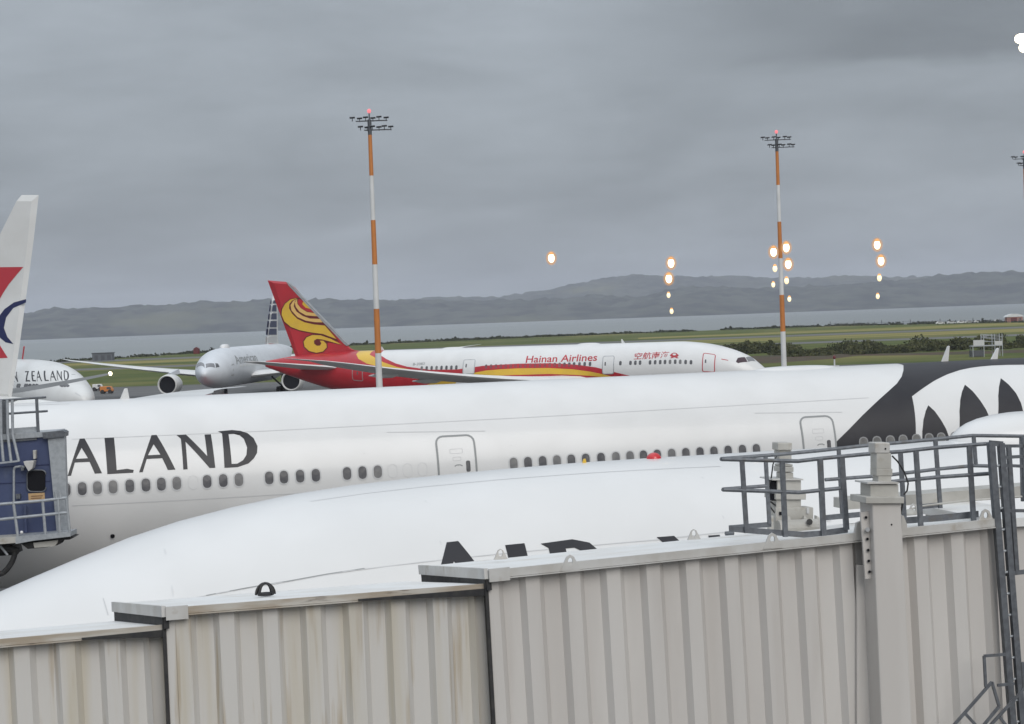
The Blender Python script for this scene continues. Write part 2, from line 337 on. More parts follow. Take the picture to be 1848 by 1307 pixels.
scrub('shore_scrub', M['leaf_far'], sp, 0.5, 60)

# ------------------------------------------------------------------ airliners
def herm(tab):
    a = np.array(tab, float); x, y = a[:, 0], a[:, 1]; d = np.diff(y) / np.diff(x); mm = np.zeros(len(x)); mm[0], mm[-1] = d[0], d[-1]
    for i in range(1, len(x) - 1): mm[i] = 0 if d[i - 1] * d[i] <= 0 else 2 * d[i - 1] * d[i] / (d[i - 1] + d[i])
    def f(s):
        s = np.clip(s, x[0], x[-1]); i = np.clip(np.searchsorted(x, s) - 1, 0, len(x) - 2); h = x[i + 1] - x[i]; t_ = (s - x[i]) / h
        return (2 * t_**3 - 3 * t_**2 + 1) * y[i] + (t_**3 - 2 * t_**2 + t_) * h * mm[i] + (-2 * t_**3 + 3 * t_**2) * y[i + 1] + (t_**3 - t_**2) * h * mm[i + 1]
    return f
NOSE_W = [(0, 0.02), (.08, .3), (.4, .66), (1, 1.08), (2, 1.62), (4, 2.3), (6, 2.75), (8, 2.98), (11, 3.1)]
NOSE_T = [(0, -.7), (.08, -.42), (.4, 0), (1, .42), (2, .92), (3.4, 1.45), (5, 2.03), (6.3, 2.44), (7.7, 2.72), (9.2, 2.91), (12, 3.05), (14.5, 3.1)]
NOSE_B = [(0, -.72), (.08, -.98), (.4, -1.3), (1, -1.7), (2, -2.15), (4, -2.65), (7, -3.0), (11, -3.1)]
class Plane:
    def __init__(s, nose, a, side, zc, top, bot, wid, rm=3.05, yr=(10, 500)):
        s.a = Vector((*a, 0)).normalized(); s.k = Vector((0, 0, 1)); s.y = s.k.cross(s.a); s.side = side; s.zc = zc; s.rm = rm; s.yr = yr
        s.O = Vector((nose[0], nose[1], 0)); s.len = top[-1][0]
        ft, fb, fw = herm(top), herm(bot), herm(wid); s.S = np.linspace(0, s.len, 3000)
        s.T, s.B, s.Wd = ft(s.S), fb(s.S), fw(s.S)
    def pt(s, x, y, z): return s.O + s.a * x + s.y * y + s.k * z
    def sec(s, x):
        t_, b_, w_ = np.interp(x, s.S, s.T), np.interp(x, s.S, s.B), np.interp(x, s.S, s.Wd)
        return s.zc + (t_ + b_) / 2, (t_ - b_) / 2, w_
    def surf(s, x, al, off=0.0):
        c, h, w = s.sec(x); n = Vector((0, math.cos(al) / max(w, .01), math.sin(al) / max(h, .01))).normalized()
        return s.pt(x, s.side * (w * math.cos(al) + off * n.y), c + h * math.sin(al) + off * n.z)
    def sv(s, px, py):
        """where the sight line through this pixel meets the skin: (station, arc length above the waist)"""
        d = ray(px, py); t_ = np.linspace(s.yr[0] / d.y, s.yr[1] / d.y, 6000); P = np.array(EYE) + np.outer(t_, np.array(d)) - np.array(s.O)
        for it in range(2):
            x = P @ np.array(s.a); y = P @ np.array(s.y); z = P[:, 2]
            c = s.zc + (np.interp(x, s.S, s.T) + np.interp(x, s.S, s.B)) / 2; h = (np.interp(x, s.S, s.T) - np.interp(x, s.S, s.B)) / 2; w = np.interp(x, s.S, s.Wd)
            g = (y / np.maximum(w, .02))**2 + ((z - c) / np.maximum(h, .02))**2 - 1; g[(x < 0) | (x > s.len)] = 9
            hit = np.nonzero(g <= 0)[0]; i = hit[0] if len(hit) else int(np.argmin(g))
            if it == 0:
                t_ = np.linspace(t_[max(i - 1, 0)], t_[min(i + 1, len(t_) - 1)], 400); P = np.array(EYE) + np.outer(t_, np.array(d)) - np.array(s.O)
        al = math.atan2((z[i] - c[i]) / h[i], s.side * y[i] / w[i]); return float(x[i]), al * s.rm
    def onplane(s, px, py, lat=0.0):
        """(station, height) where the sight line meets the upright plane at lateral offset lat"""
        d = ray(px, py); q = EYE - s.O; k = (lat - q.dot(s.y)) / d.dot(s.y); p = q + d * k
        return p.dot(s.a), p.z
    def skin(s, mt, root, s0=0.0, s1=None, n=128):
        xs = [s0 + v for v in (0, .02, .06, .12, .2, .3, .45, .65, .9, 1.2, 1.6, 2, 2.5, 3, 3.6, 4.2, 5, 5.8, 6.6, 7.5, 8.5, 9.5, 10.5, 12, 13.5, 15)]; s1 = s1 or s.len
        while xs[-1] < s1 - 1.2: xs.append(xs[-1] + 1.2)
        xs.append(s1); b = MB(); vs = []; fs = []
        for x in xs:
            for i in range(n): vs.append(s.surf(x, 2 * math.pi * i / n))
        for j in range(len(xs) - 1):
            for i in range(n): fs.append((j * n + i, j * n + (i + 1) % n, (j + 1) * n + (i + 1) % n, (j + 1) * n + i))
        fs += [tuple(range(n)), tuple(range((len(xs) - 1) * n, len(xs) * n))]
        return b.add(vs, fs).build('fuselage', mt, root, smooth=True)
    def decal(s, name, loops, mt, root, off=0.008, dv=0.22, ds=1.2):
        """paint film, door or pane that follows the skin; loops are outlines and holes in (station, arc length)"""
        bm = flat(loops); return s.wrap(name, bm, mt, root, off, dv, ds)
    def wrap(s, name, bm, mt, root, off=0.008, dv=0.22, ds=1.2):
        for ax, st in ((1, dv), (0, ds)):
            lo = min(v.co[ax] for v in bm.verts); hi = max(v.co[ax] for v in bm.verts); q = math.ceil(lo / st + 1e-6) * st
            while q < hi - 1e-6:
                no = Vector((0, 0, 0)); no[ax] = 1; co = Vector((0, 0, 0)); co[ax] = q
                bmesh.ops.bisect_plane(bm, geom=bm.verts[:] + bm.edges[:] + bm.faces[:], plane_co=co, plane_no=no, dist=1e-5); q += st
        for v in bm.verts: v.co = s.surf(v.co.x, v.co.y / s.rm, off)
        bmesh.ops.recalc_face_normals(bm, faces=bm.faces)
        me = bpy.data.meshes.new(name); bm.to_mesh(me); bm.free(); me.polygons.foreach_set('use_smooth', [True] * len(me.polygons))
        me.materials.append(mt); o = bpy.data.objects.new(name, me); return put(o, root)
    def plate(s, name, loop, mt, root, off=0.01, ring=None, ringmat=None):
        """a small panel with thickness: a cap standing proud of the skin and a side wall down to it"""
        n = len(loop); cx = sum(p[0] for p in loop) / n; cy = sum(p[1] for p in loop) / n
        vs = [s.surf(p[0], p[1] / s.rm, off) for p in loop] + [s.surf(p[0], p[1] / s.rm, -.01) for p in loop] + [s.surf(cx, cy / s.rm, off)]
        fs = [(i, (i + 1) % n, 2 * n) for i in range(n)] + [(i, (i + 1) % n, n + (i + 1) % n, n + i) for i in range(n)]
        return MB().add(vs, fs).build(name, mt, root)
    def ring(s, name, lo, li, mt, root, off=0.014):
        lo, li = dense(lo, li); n = len(lo); vs = [s.surf(p[0], p[1] / s.rm, off) for p in lo] + [s.surf(p[0], p[1] / s.rm, off) for p in li] + [s.surf(p[0], p[1] / s.rm, -.01) for p in lo] + [s.surf(p[0], p[1] / s.rm, -.01) for p in li]
        fs = []
        for i in range(n):
            j = (i + 1) % n; fs += [(i, j, n + j, n + i), (i, j, 2 * n + j, 2 * n + i), (n + i, n + j, 3 * n + j, 3 * n + i)]
        return MB().add(vs, fs).build(name, mt, root)
    def seam(s, pts, mt, root, w=0.018, off=0.006):
        """a skin joint along (station, arc) points"""
        vs = []; fs = []
        P = []
        for (a, b) in zip(pts, pts[1:]):
            k = max(2, int(abs(b[0] - a[0]) / 1.0)); P += [(a[0] + (b[0] - a[0]) * i / k, a[1] + (b[1] - a[1]) * i / k) for i in range(k)]
        P.append(pts[-1])
        for i, p in enumerate(P):
            q = P[min(i + 1, len(P) - 1)]; o_ = P[max(i - 1, 0)]; dx, dy = q[0] - o_[0], q[1] - o_[1]; l = math.hypot(dx, dy); nx, ny = -dy / l * w / 2, dx / l * w / 2
            vs += [s.surf(p[0] + nx, (p[1] + ny) / s.rm, off), s.surf(p[0] - nx, (p[1] - ny) / s.rm, off)]
        for i in range(len(P) - 1): fs.append((2 * i, 2 * i + 1, 2 * i + 3, 2 * i + 2))
        return MB().add(vs, fs).build('skin_joint', mt, root)
    def wing(s, name, root, mt, yd, le0, c0, z0, le1, c1, z1, y1, y0=2.0, thick=0.115, nseg=12, flex=1.4, rake=None):
        """swept tapered wing with an aerofoil section; yd = which lateral side"""
        vs = []; fs = []; prof = [(0, 0), (.03, .28), (.12, .5), (.3, .6), (.55, .45), (.8, .2), (1, .02), (.8, -.12), (.55, -.3), (.3, -.4), (.12, -.34), (.03, -.2)]; n = len(prof)
        for j in range(nseg + 1):
            q = j / nseg; y = y0 + (y1 - y0) * q; le = le0 + (le1 - le0) * q; c = c0 + (c1 - c0) * q; z = z0 + (z1 - z0) * q**flex
            if rake and q > rake: k = (q - rake) / (1 - rake); le += k * k * 2.2; c = c * (1 - 0.75 * k)
            th = thick * (1 - .35 * q)
            for (u, w) in prof: vs.append(s.pt(le + c * u, yd * y, z + c * th * w))
        for j in range(nseg):
            for i in range(n): fs.append((j * n + i, j * n + (i + 1) % n, (j + 1) * n + (i + 1) % n, (j + 1) * n + i))
        fs += [tuple(range(n)), tuple(range(nseg * n, nseg * n + n))]
        o = MB().add(vs, fs).build(name, mt, root); return smooth_angle(o, 50)
    def fin(s, name, root, mt, outline, thick=0.16):
        """upright fin: outline of (station, height), thickest in the middle, sharp edges"""
        n = len(outline); cx = sum(p[0] for p in outline) / n; cz = sum(p[1] for p in outline) / n; vs = [s.pt(p[0], 0, p[1]) for p in outline]
        for sg in (1, -1):
            for p in outline: vs.append(s.pt(p[0] + (cx - p[0]) * .12, sg * thick, p[1] + (cz - p[1]) * .06))
        fs = []
        for sg, b in ((1, n), (-1, 2 * n)):
            fs.append(tuple(range(b, b + n))); fs += [(i, (i + 1) % n, b + (i + 1) % n, b + i) for i in range(n)]
        return MB().add(vs, fs).build(name, mt, root)
    def findecal(s, name, loops, mt, root, lat, both=False):
        bm = flat(loops)
        for v in bm.verts: v.co = s.pt(v.co.x, lat, v.co.y)
        me = bpy.data.meshes.new(name); bm.to_mesh(me); bm.free(); me.materials.append(mt); return put(bpy.data.objects.new(name, me), root)
    def blade(s, name, root, mt, x, h, c0, c1, sweep, z0=None, th=0.05):
        """small swept aerial on the crown"""
        z0 = z0 if z0 is not None else s.sec(x)[0] + s.sec(x)[1] - 0.03
        o = [(x, z0), (x + c0, z0), (x + sweep + c1, z0 + h), (x + sweep + c1 * .4, z0 + h * 1.02), (x + sweep, z0 + h * .96)]
        return s.fin(name, root, mt, o, th)
    def dome(s, name, root, mt, x, lx, wy, hz_, n=24, m_=8):
        c, h, w = s.sec(x); vs = []; fs = []
        for j in range(m_ + 1):
            a = math.pi / 2 * j / m_
            for i in range(n):
                b = 2 * math.pi * i / n; vs.append(s.pt(x + lx * math.cos(a)**.7 * math.cos(b), wy * math.cos(a)**.7 * math.sin(b), c + h - .12 + (hz_ + .12) * math.sin(a)))
        for j in range(m_):
            for i in range(n): fs.append((j * n + i, j * n + (i + 1) % n, (j + 1) * n + (i + 1) % n, (j + 1) * n + i))
        return MB().add(vs, fs).build(name, mt, root, smooth=True)
def flat(loops):
    cu = bpy.data.curves.new('outline', 'CURVE'); cu.dimensions = '2D'; cu.fill_mode = 'BOTH'
    for lp in loops:
        sp_ = cu.splines.new('POLY'); sp_.points.add(len(lp) - 1)
        for p, q in zip(sp_.points, lp): p.co = (q[0], q[1], 0, 1)
        sp_.use_cyclic_u = True
    return curve_bm(cu)
def curve_bm(cu):
    ob = bpy.data.objects.new('outline', cu); me = bpy.data.meshes.new_from_object(ob); bm = bmesh.new(); bm.from_mesh(me)
    bpy.data.objects.remove(ob); bpy.data.meshes.remove(me); bmesh.ops.triangulate(bm, faces=bm.faces[:]); return bm
def text_bm(txt, bold=0.0):
    cu = bpy.data.curves.new('words', 'FONT'); cu.body = txt; cu.fill_mode = 'FRONT'; cu.resolution_u = 3; cu.offset = bold
    return norm(curve_bm(cu))
def norm(bm):
    xs = [v.co.x for v in bm.verts]; ys = [v.co.y for v in bm.verts]; x0, x1, y0, y1 = min(xs), max(xs), min(ys), max(ys)
    for v in bm.verts: v.co = ((v.co.x - x0) / (x1 - x0), (v.co.y - y0) / (y1 - y0), 0)
    return bm
def affine(bm, BL, BR, TL):
    for v in bm.verts:
        u, w = v.co.x, v.co.y; v.co = (BL[0] + (BR[0] - BL[0]) * u + (TL[0] - BL[0]) * w, BL[1] + (BR[1] - BL[1]) * u + (TL[1] - BL[1]) * w, 0)
    return bm
GLYPH = {
 'A': [[(0, -.02), (.43, 1), (.57, 1), (1, 0), (.79, 0), (.66, .32), (.235, .32), (.10, -.02)], [(.275, .42), (.62, .42), (.46, .72)]],
 'L': [[(0, 0), (0, 1), (.36, 1), (.36, .09), (.75, .11), (1, .07), (.97, 0)]],
 'N': [[(0, 1), (.27, 1), (.80, .33), (.79, .97), (.97, .97), (1, 0), (.84, 0), (.23, .78), (.22, 0), (.10, 0), (.11, .88)]],
 'D': [[(0, 1), (.38, 1.02), (.6, .98), (.78, .9), (.92, .75), (1, .52), (.97, .34), (.87, .2), (.72, .08), (.42, 0), (.07, 0), (.1, .93)], [(.27, .9), (.42, .9), (.56, .85), (.66, .74), (.72, .5), (.68, .3), (.58, .17), (.42, .09), (.27, .09)]],
 'I': [[(0, 0), (0, 1), (1, 1), (1, 0)]],
 'R': [[(0, 1), (.1, .93), (.1, 0), (.36, 0), (.36, .42), (.72, 0), (1.04, 0), (.62, .46), (.8, .56), (.88, .7), (.86, .83), (.75, .95), (.5, 1.02)], [(.36, .9), (.5, .9), (.6, .84), (.63, .74), (.58, .62), (.48, .55), (.36, .54)]],
 'E': [[(0, 1), (.95, 1), (.93, .88), (.38, .9), (.38, .58), (.82, .58), (.82, .47), (.38, .47), (.38, .11), (.97, .13), (1, 0), (0, 0)]],
 'Z': [[(0.05, 1), (.97, 1), (.36, .12), (.97, .14), (1, 0), (-.03, 0), (.58, .88), (.05, .87)]],
 'W': [[(0, 1), (.2, 1), (.33, .4), (.52, 1.02), (.73, .35), (.9, 1), (1, 1), (.76, 0), (.67, 0), (.48, .6), (.28, 0), (.22, 0)]],
}
def glyph_on(pl, ch, BL, BR, TL, mt, root):
    bm = affine(flat(GLYPH[ch]), BL, BR, TL); return pl.wrap('letter', bm, mt, root)
def dense(lo, li, st=.16):
    a, b = [], []; n = len(lo)
    for i in range(n):
        j = (i + 1) % n; k = max(1, int(math.hypot(lo[j][0] - lo[i][0], lo[j][1] - lo[i][1]) / st))
        for q in range(k):
            f = q / k; a.append((lo[i][0] + (lo[j][0] - lo[i][0]) * f, lo[i][1] + (lo[j][1] - lo[i][1]) * f)); b.append((li[i][0] + (li[j][0] - li[i][0]) * f, li[i][1] + (li[j][1] - li[i][1]) * f))
    return a, b
def rrect(cx, cy, w, h, r, n=4):
    out = []
    for (sx, sy, a0) in ((1, 1, 0), (-1, 1, 90), (-1, -1, 180), (1, -1, 270)):
        for i in range(n + 1):
            a = R(a0 + 90 * i / n); out.append((cx + sx * (w / 2 - r) + r * math.cos(a), cy + sy * (h / 2 - r) + r * math.sin(a)))
    return out
def clip(poly, ax, lim, keep_less=True):
    out = []; ok = (lambda p: p[ax] <= lim) if keep_less else (lambda p: p[ax] >= lim)
    for i, p in enumerate(poly):
        q = poly[(i + 1) % len(poly)]
        if ok(p): out.append(p)
        if ok(p) != ok(q):
            k = (lim - p[ax]) / (q[ax] - p[ax]); out.append((p[0] + (q[0] - p[0]) * k, p[1] + (q[1] - p[1]) * k))
    return out
def z6(x, y): return (x / 3.268, 680 + y / 3.268)
def z7(x, y): return (480 + x / 3.696, 740 + y / 3.696)
def z8(x, y): return (880 + x / 2.98, 700 + y / 2.98)
def z5(x, y): return (1480 + x / 4.356, 540 + y / 4.356)
def z2(x, y): return (460 + x / 5.227, 480 + y / 5.227)
def z3(x, y): return (720 + x / 4.62, 580 + y / 4.62)
def z4(x, y): return (1080 + x / 4.62, 580 + y / 4.62)

# ---- the white airliner with the black frond pattern (second from the terminal)
ph = math.atan(0.29); aB = (math.cos(ph), math.sin(ph)); Y0 = 72.3
sB0 = 42.0                                   # station that lies on the view axis
noseB = (-aB[0] * sB0, Y0 - aB[1] * sB0)
full = lambda nose, tail: nose + tail
B = Plane(noseB, aB, -1, 5.89, NOSE_T + [(66, 3.1), (78, 2.9), (84, 2.6)], NOSE_B + [(62, -3.1), (70, -2.0), (78, .2), (84, 2.0)], NOSE_W + [(64, 3.1), (72, 2.3), (80, .9), (84, .3)], rm=3.1, yr=(45, 110))
rB = empty('airliner', B.pt(42, 0, 0))
tag(rB, 'white airliner with black frond pattern on its rear body, parked behind the nearest airliner', 'airliner')
B.skin(M['white'], rB)
for ch, x0, x1, yb, yt, sk in (('A', 398, 602, 577, 366, 4), ('L', 633, 790, 571, 357, 0), ('A', 820, 1035, 556, 345, 6), ('N', 1060, 1270, 545, 340, 6), ('D', 1308, 1530, 535, 318, 8)):
    BL = B.sv(*z6(x0, yb + 4)); BR = B.sv(*z6(x1, yb - 4)); TL = B.sv(*z6(x0, yt + 4)); TL = (BL[0], TL[1])
    BR = (BR[0], BL[1]); glyph_on(B, ch, BL, BR, TL, M['black'], rB)
wy = lambda x: float(np.interp(x, [0, 148, 320, 570, 682, 927, 1365, 1558, 1723], [893.5, 884.5, 874.6, 860.7, 853.6, 838, 811, 798, 788]))
wx = [z6(x, 0)[0] for x in (390, 485, 575, 667, 766, 861, 952, 1043, 1222, 1317, 1409)] + [z7(x, 0)[0] for x in (22, 120, 228, 333, 541, 644, 746)]
wx += [z8(x, 0)[0] for x in (140, 217, 296, 373, 450, 528, 610, 690, 766, 838, 912, 990, 1066, 1142, 1217, 1293, 1370, 1445)] + [z5(x, 0)[0] for x in (342, 447, 552, 652, 757, 857, 952, 1060, 1160, 1262)]
vB = np.mean([B.sv(x, wy(x))[1] for x in wx])
def cabin_window(pl, root, s_, v_, w, h, rm_=True, dull=False):
    o = pl.plate('window', rrect(s_, v_, w, h, w * .46, 3), M['pane_dull'] if dull else M['pane_blind' if random.random() < .28 else 'pane'], root, 0.009)
    if rm_: pl.ring('frame', rrect(s_, v_, w + .09, h + .09, (w + .09) * .46, 3), rrect(s_, v_, w, h, w * .46, 3), M['rim_dull'] if dull else M['rim'], o, 0.013)
    return o
for x in wx:
    s_, _v = B.sv(x, wy(x)); cabin_window(B, rB, s_, vB, .285, .43, True, x > 1550)
def blank_window(pl, root, s_, v_):
    pl.ring('blanked_window', rrect(s_, v_, .33, .47, .15, 3), rrect(s_, v_, .30, .44, .14, 3), M['blank'], root, 0.007)
for x in (z6(1140, 0)[0], z7(845, 0)[0], z7(945, 0)[0], z7(1045, 0)[0]): blank_window(B, rB, B.sv(x, wy(x))[0], vB)
def door_on(pl, root, s_, v_, w, h, mt, lmt, lw=.07, win=None, r=.2, detail=True, off=.012):
    d = pl.decal('door', [rrect(s_, v_, w, h, r, 4)], mt, root, off, .2, .6)
    pl.ring('frame', rrect(s_, v_, w + 2 * lw, h + 2 * lw, r + lw, 4), rrect(s_, v_, w, h, r, 4), lmt, d, off + .012)
    if win: pl.plate('door_window', rrect(s_ + win[0], v_ + win[1], win[2], win[3], win[2] * .35, 3), M['pane'], d, off + .01)
    if detail:
        q = [(s_ - .1, v_ + .08), (s_ - .02, v_ + .12), (s_ + .1, v_ + .12), (s_ + .18, v_ + .08)]
        pl.seam(q, M['line'], d, .035, off + .006).name = 'handle'
        for (dy, ww, hh) in ((.60, .46, .17), (.33, .3, .14)):
            pl.ring('panel', rrect(s_, v_ + dy, ww, hh, .04, 2), rrect(s_, v_ + dy, ww - .03, hh - .03, .03, 2), M['faint'], d, off + .004)
    return d
for (xl, xr, yt_) in ((787, 852, 789), (1443.5, 1499, 754)):
    sl_, vt = B.sv(xl, yt_); sr_, _ = B.sv(xr, yt_ - 2); w_ = sr_ - sl_
    door_on(B, rB, (sl_ + sr_) / 2, vt - 1.15, w_, 2.25, M['white'], M['line'], .065, (w_ * .30, .06, .15, .38), .22)
    B.seam([(sl_ - 1.7, vt + .28), (sr_ + .5, vt + .13)], M['faint'], rB, .03)
B.seam([B.sv(130, 793), B.sv(480, 778), B.sv(980, 752), B.sv(1500, 722), B.sv(1568, 718)], M['faint'], rB, .025)
B.seam([B.sv(20, 733), B.sv(125, 729)], M['faint'], rB, .025)
B.seam([B.sv(130, 913), B.sv(330, 903), B.sv(520, 892), (B.sv(700, 880)[0], B.sv(700, 880)[1])], M['faint'], rB, .03)
B.plate('sensor', rrect(*B.sv(203, 967), .14, .12, .05, 2), M['dark'], rB, .05)
for x in (30.5, 35.8, 41.0, 46.4, 51.6, 57.0): B.seam([(x, -2.5), (x, 0), (x, 2), (x, 4.4)], M['joint'], rB, .02)
# rear pattern
vtop = 3.1 * (math.pi / 2 + .5); sE = B.sv(1846, 700)[0] + 9
edgeL = [B.sv(*z5(*p)) for p in ((655, 520), (655, 560), (641, 610), (603, 665), (540, 722), (440, 812), (330, 917), (230, 1020), (140, 1108), (95, 1160))]
frond = [B.sv(*z5(*p)) for p in ((1600, 516), (1480, 517), (1350, 522), (1260, 530), (1180, 541), (1100, 558), (1000, 592), (900, 641), (800, 707), (722, 765))]
vlow = B.sv(*z5(300, 1250))[1]
fl = B.sv(*z5(725, 1150))[0]
loop = [(edgeL[0][0] + .05, vtop)] + edgeL + [(edgeL[-1][0] - .9, edgeL[-1][1] - 1.0), (fl, edgeL[-1][1] - 1.0)] + frond[::-1] + [(sE, frond[0][1] + .03), (sE, vtop)]
B.decal('tail_pattern', [loop], M['black'], rB, .006, .2, 1.0)
for lp in ([(850, 835), (900, 880), (950, 950), (990, 1020), (1015, 1090), (1028, 1180), (798, 1180), (803, 1040), (812, 950), (830, 880)],
           [(1138, 673), (1200, 725), (1260, 800), (1305, 870), (1337, 945), (1380, 1090), (1090, 1090), (1095, 880), (1102, 790), (1115, 730)],
           [(1420, 622), (1480, 670), (1540, 740), (1580, 820), (1606, 930), (1640, 1060), (1395, 1060), (1398, 930), (1400, 760), (1406, 690)]):
    B.decal('frond', [[B.sv(*z5(*p)) for p in lp]], M['black'], rB, .006, .2, 1.0)
# crown fittings and the far wing
B.dome('radome', rB, M['white'], (B.sv(1400, 680)[0] + B.sv(1522, 680)[0]) / 2, 1.9, .55, .10)
for (x, h_) in ((1698, .62), (1787, .46)): B.blade('aerial', rB, M['white_old'], B.onplane(x, 655)[0], h_, .30, .09, .30)
B.blade('aerial', rB, M['white_old'], B.onplane(216, 722)[0], .38, .34, .12, .16)
tp = at(432, 698, 106.5) - B.O; s1, y1, z1 = tp.dot(B.a), tp.dot(B.y), tp.z
B.wing('wing', rB, M['white_old'], 1, s1 - 18.5, 8.0, 6.9, s1 - 2.2, 1.7, z1, y1, 2.4, .05, 18, .25, .86)

# ---- the nearest white airliner, its nose running down behind the bridge
YA = 34.0; sA0 = 12.3
A = Plane((-aB[0] * sA0, YA - aB[1] * sA0), aB, -1, 5.66, NOSE_T + [(60, 3.1), (70, 2.9)], NOSE_B + [(56, -3.1), (70, .5)], NOSE_W + [(58, 3.1), (70, .8)], rm=3.1, yr=(22, 60))
rA = empty('airliner', A.pt(12, 0, 0))
tag(rA, 'nearest white airliner, its rounded nose filling the picture behind the beige boarding bridge', 'airliner')
A.skin(M['white'], rA)
def z9(x, y): return (740 + x / 3.3, 920 + y / 3.3)
vAt = A.sv(*z9(268, 192))[1]; hA = 1.36
for ch, x0, x1 in (('A', 102, 446), ('I', 572, 690), ('R', 786, 1175), ('N', 1488, 1880), ('E', 2010, 2260), ('W', 2330, 2800)):
    a0 = A.sv(*z9(x0, 235))[0]; a1 = A.sv(*z9(x1, 235))[0]
    vT = A.sv(*{'A': (818, 978), 'I': (930, 982.5), 'R': (1020, 977.5), 'N': (1205, 968.5)}.get(ch, (1205, 978)))[1]
    if ch == 'A': a0, a1 = A.sv(*z9(258, 200))[0] - .68, A.sv(*z9(258, 200))[0] + .66
    glyph_on(A, ch, (a0, vT - hA), (a1, vT - hA), (a0, vT), M['black'], rA)
A.seam([A.sv(300, 1090), A.sv(500, 1053), A.sv(760, 1015), A.sv(1180, 975), A.sv(1500, 940)], M['faint'], rA, .016)
A.seam([A.sv(372, 1075), A.sv(520, 1049), A.sv(658, 1026)], M['line'], rA, .014)
A.seam([A.sv(560, 905), A.sv(900, 866), A.sv(1300, 842)], M['faint'], rA, .014)
A.seam([A.sv(186, 1080), A.sv(195, 1110)], M['faint'], rA, .014)
for x in (6.2, 10.4, 15.2, 20.6): A.seam([(x, -1), (x, 1), (x, 2.5), (x, 4.6)], M['joint'], rA, .016)
sR = A.onplane(1180, 828)[0]; c_, h_, _w = A.sec(sR)
b = MB(); b.ball(A.pt(sR, 0, c_ + h_ - .02), .135, .135, .12, 16, 6, 0.0); b.build('beacon', M['beacon_off'], rA, smooth=True)
sR = A.onplane(1050, 838)[0]; c_, h_, _w = A.sec(sR); A.blade('aerial', rA, M['yellow'], sR, .10, .09, .04, .03, None, .02)
A.dome('radome', rA, M['white'], A.onplane(1868, 790)[0], 1.75, .8, .47)

# ---- the red-tailed airliner across the apron
phH = R(22); aH = (-math.cos(phH), math.sin(phH)); nH = at(1391, 680, 216)
H = Plane((nH.x, nH.y), aH, 1, 5.03, [(0, -1.1), (.1, -.85), (.45, -.39), (.9, .03), (1.4, .45), (2.1, 1.02), (3.2, 1.57), (4.6, 2.09), (6.1, 2.49), (7.4, 2.72), (10.3, 2.97), (50, 2.97), (57, 2.7), (62, 2.1)],
          [(0, -1.15), (.1, -1.4), (.45, -1.7), (1, -2.0), (2, -2.35), (4, -2.75), (7, -2.95), (10, -2.97), (43, -2.97), (48, -2.5), (53, -1.5), (58.6, .2), (62, 1.4)],
          [(0, .02), (.1, .3), (.5, .75), (1, 1.1), (2, 1.65), (4, 2.3), (6.5, 2.72), (9.5, 2.885), (44, 2.885), (50, 2.4), (56, 1.4), (62, .25)], rm=2.93, yr=(170, 270))
rH = empty('airliner', H.pt(30, 0, 0))
tag(rH, 'red and white airliner with a gold swirl on its red tail fin, across the apron', 'airliner')
H.skin(M['white'], rH)
def hv(pts): return [H.sv(*p) for p in pts]
vt = 2.93 * (math.pi / 2 + .9)
redtop = hv([(686, 641), (697, 648), (714, 656), (735, 662), (775, 667.5), (824, 667), (854, 663), (871, 660.5), (904, 658.3), (936, 656.5), (990, 655.7), (1023, 657), (1049, 659.3), (1077, 663.5), (1110, 672), (1140, 679), (1170, 686)])
sT = 61.9; low = -3.6
H.decal('red_livery', [[(sT, vt), (redtop[0][0] + .15, vt), (redtop[0][0] + .1, 2.93 * 1.45)] + redtop + [(redtop[-1][0] - 1.2, low), (sT, low)]], M['red'], rH, .008, .25, 1.0)
yel = hv([(643, 640), (647, 648), (662, 656.5), (690, 663.5), (722, 668.5), (760, 672), (740, 667), (716, 662.5), (692, 654), (676, 645), (667, 640.5)])
H.decal('gold_band', [[(yel[0][0], 2.93 * 1.62)] + yel + [(yel[-1][0], 2.93 * 1.62)]], M['yellow'], rH, .016, .25, 1.0)
yel = hv([(840, 676), (876, 669), (904, 666.6), (936, 665), (990, 664.4), (1034, 666.6), (1066, 671), (1088, 675.5), (1110, 681), (1126, 686)])
H.decal('gold_band', [yel + hv([(1100, 682), (1085, 680.5), (1060, 678), (1034, 676.5), (990, 675), (925, 677), (880, 679), (850, 680)])], M['yellow'], rH, .016, .25, 1.0)
H.decal('gold_band', [hv([(759, 699), (780, 691), (802, 684), (815, 682.5), (835, 684), (835, 705), (759, 705)])], M['yellow'], rH, .016, .25, 1.0)
# words on the side
bm = text_bm('Hainan Airlines', 0.012); BL, BR, TL = H.sv(948.5, 655.2), H.sv(1077, 651.6), H.sv(951, 642.6)
H.wrap('lettering', affine(bm, BL, BR, TL), M['red'], rH, .012, .4, 2.5)
bm = text_bm('空航南海', 0.01); BL, BR, TL = H.sv(1143.5, 649.6), H.sv(1206, 646.5), H.sv(1146.5, 637.0)
H.wrap('lettering', affine(bm, BL, BR, TL), M['red'], rH, .012, .4, 2.5)
ex, ey = 1217.0, 641.0
em = [[H.sv(ex + 8 * math.cos(a) * (1.0 if math.sin(a) < 0.3 else .8), ey - 4.2 * math.sin(a)) for a in np.linspace(0, 2 * math.pi, 20, endpoint=False)],
      [H.sv(ex + 3.2 * math.cos(a), ey - 1.2 - 1.8 * math.sin(a)) for a in np.linspace(0, 2 * math.pi, 12, endpoint=False)]]
H.decal('emblem', em, M['red'], rH, .012)
for sg in (-1, 1): H.decal('emblem', [[H.sv(ex + sg * 2, ey + 2), H.sv(ex + sg * 8, ey + 5.4), H.sv(ex + sg * 5, ey + 5.8), H.sv(ex, ey + 4)]], M['red'], rH, .013)
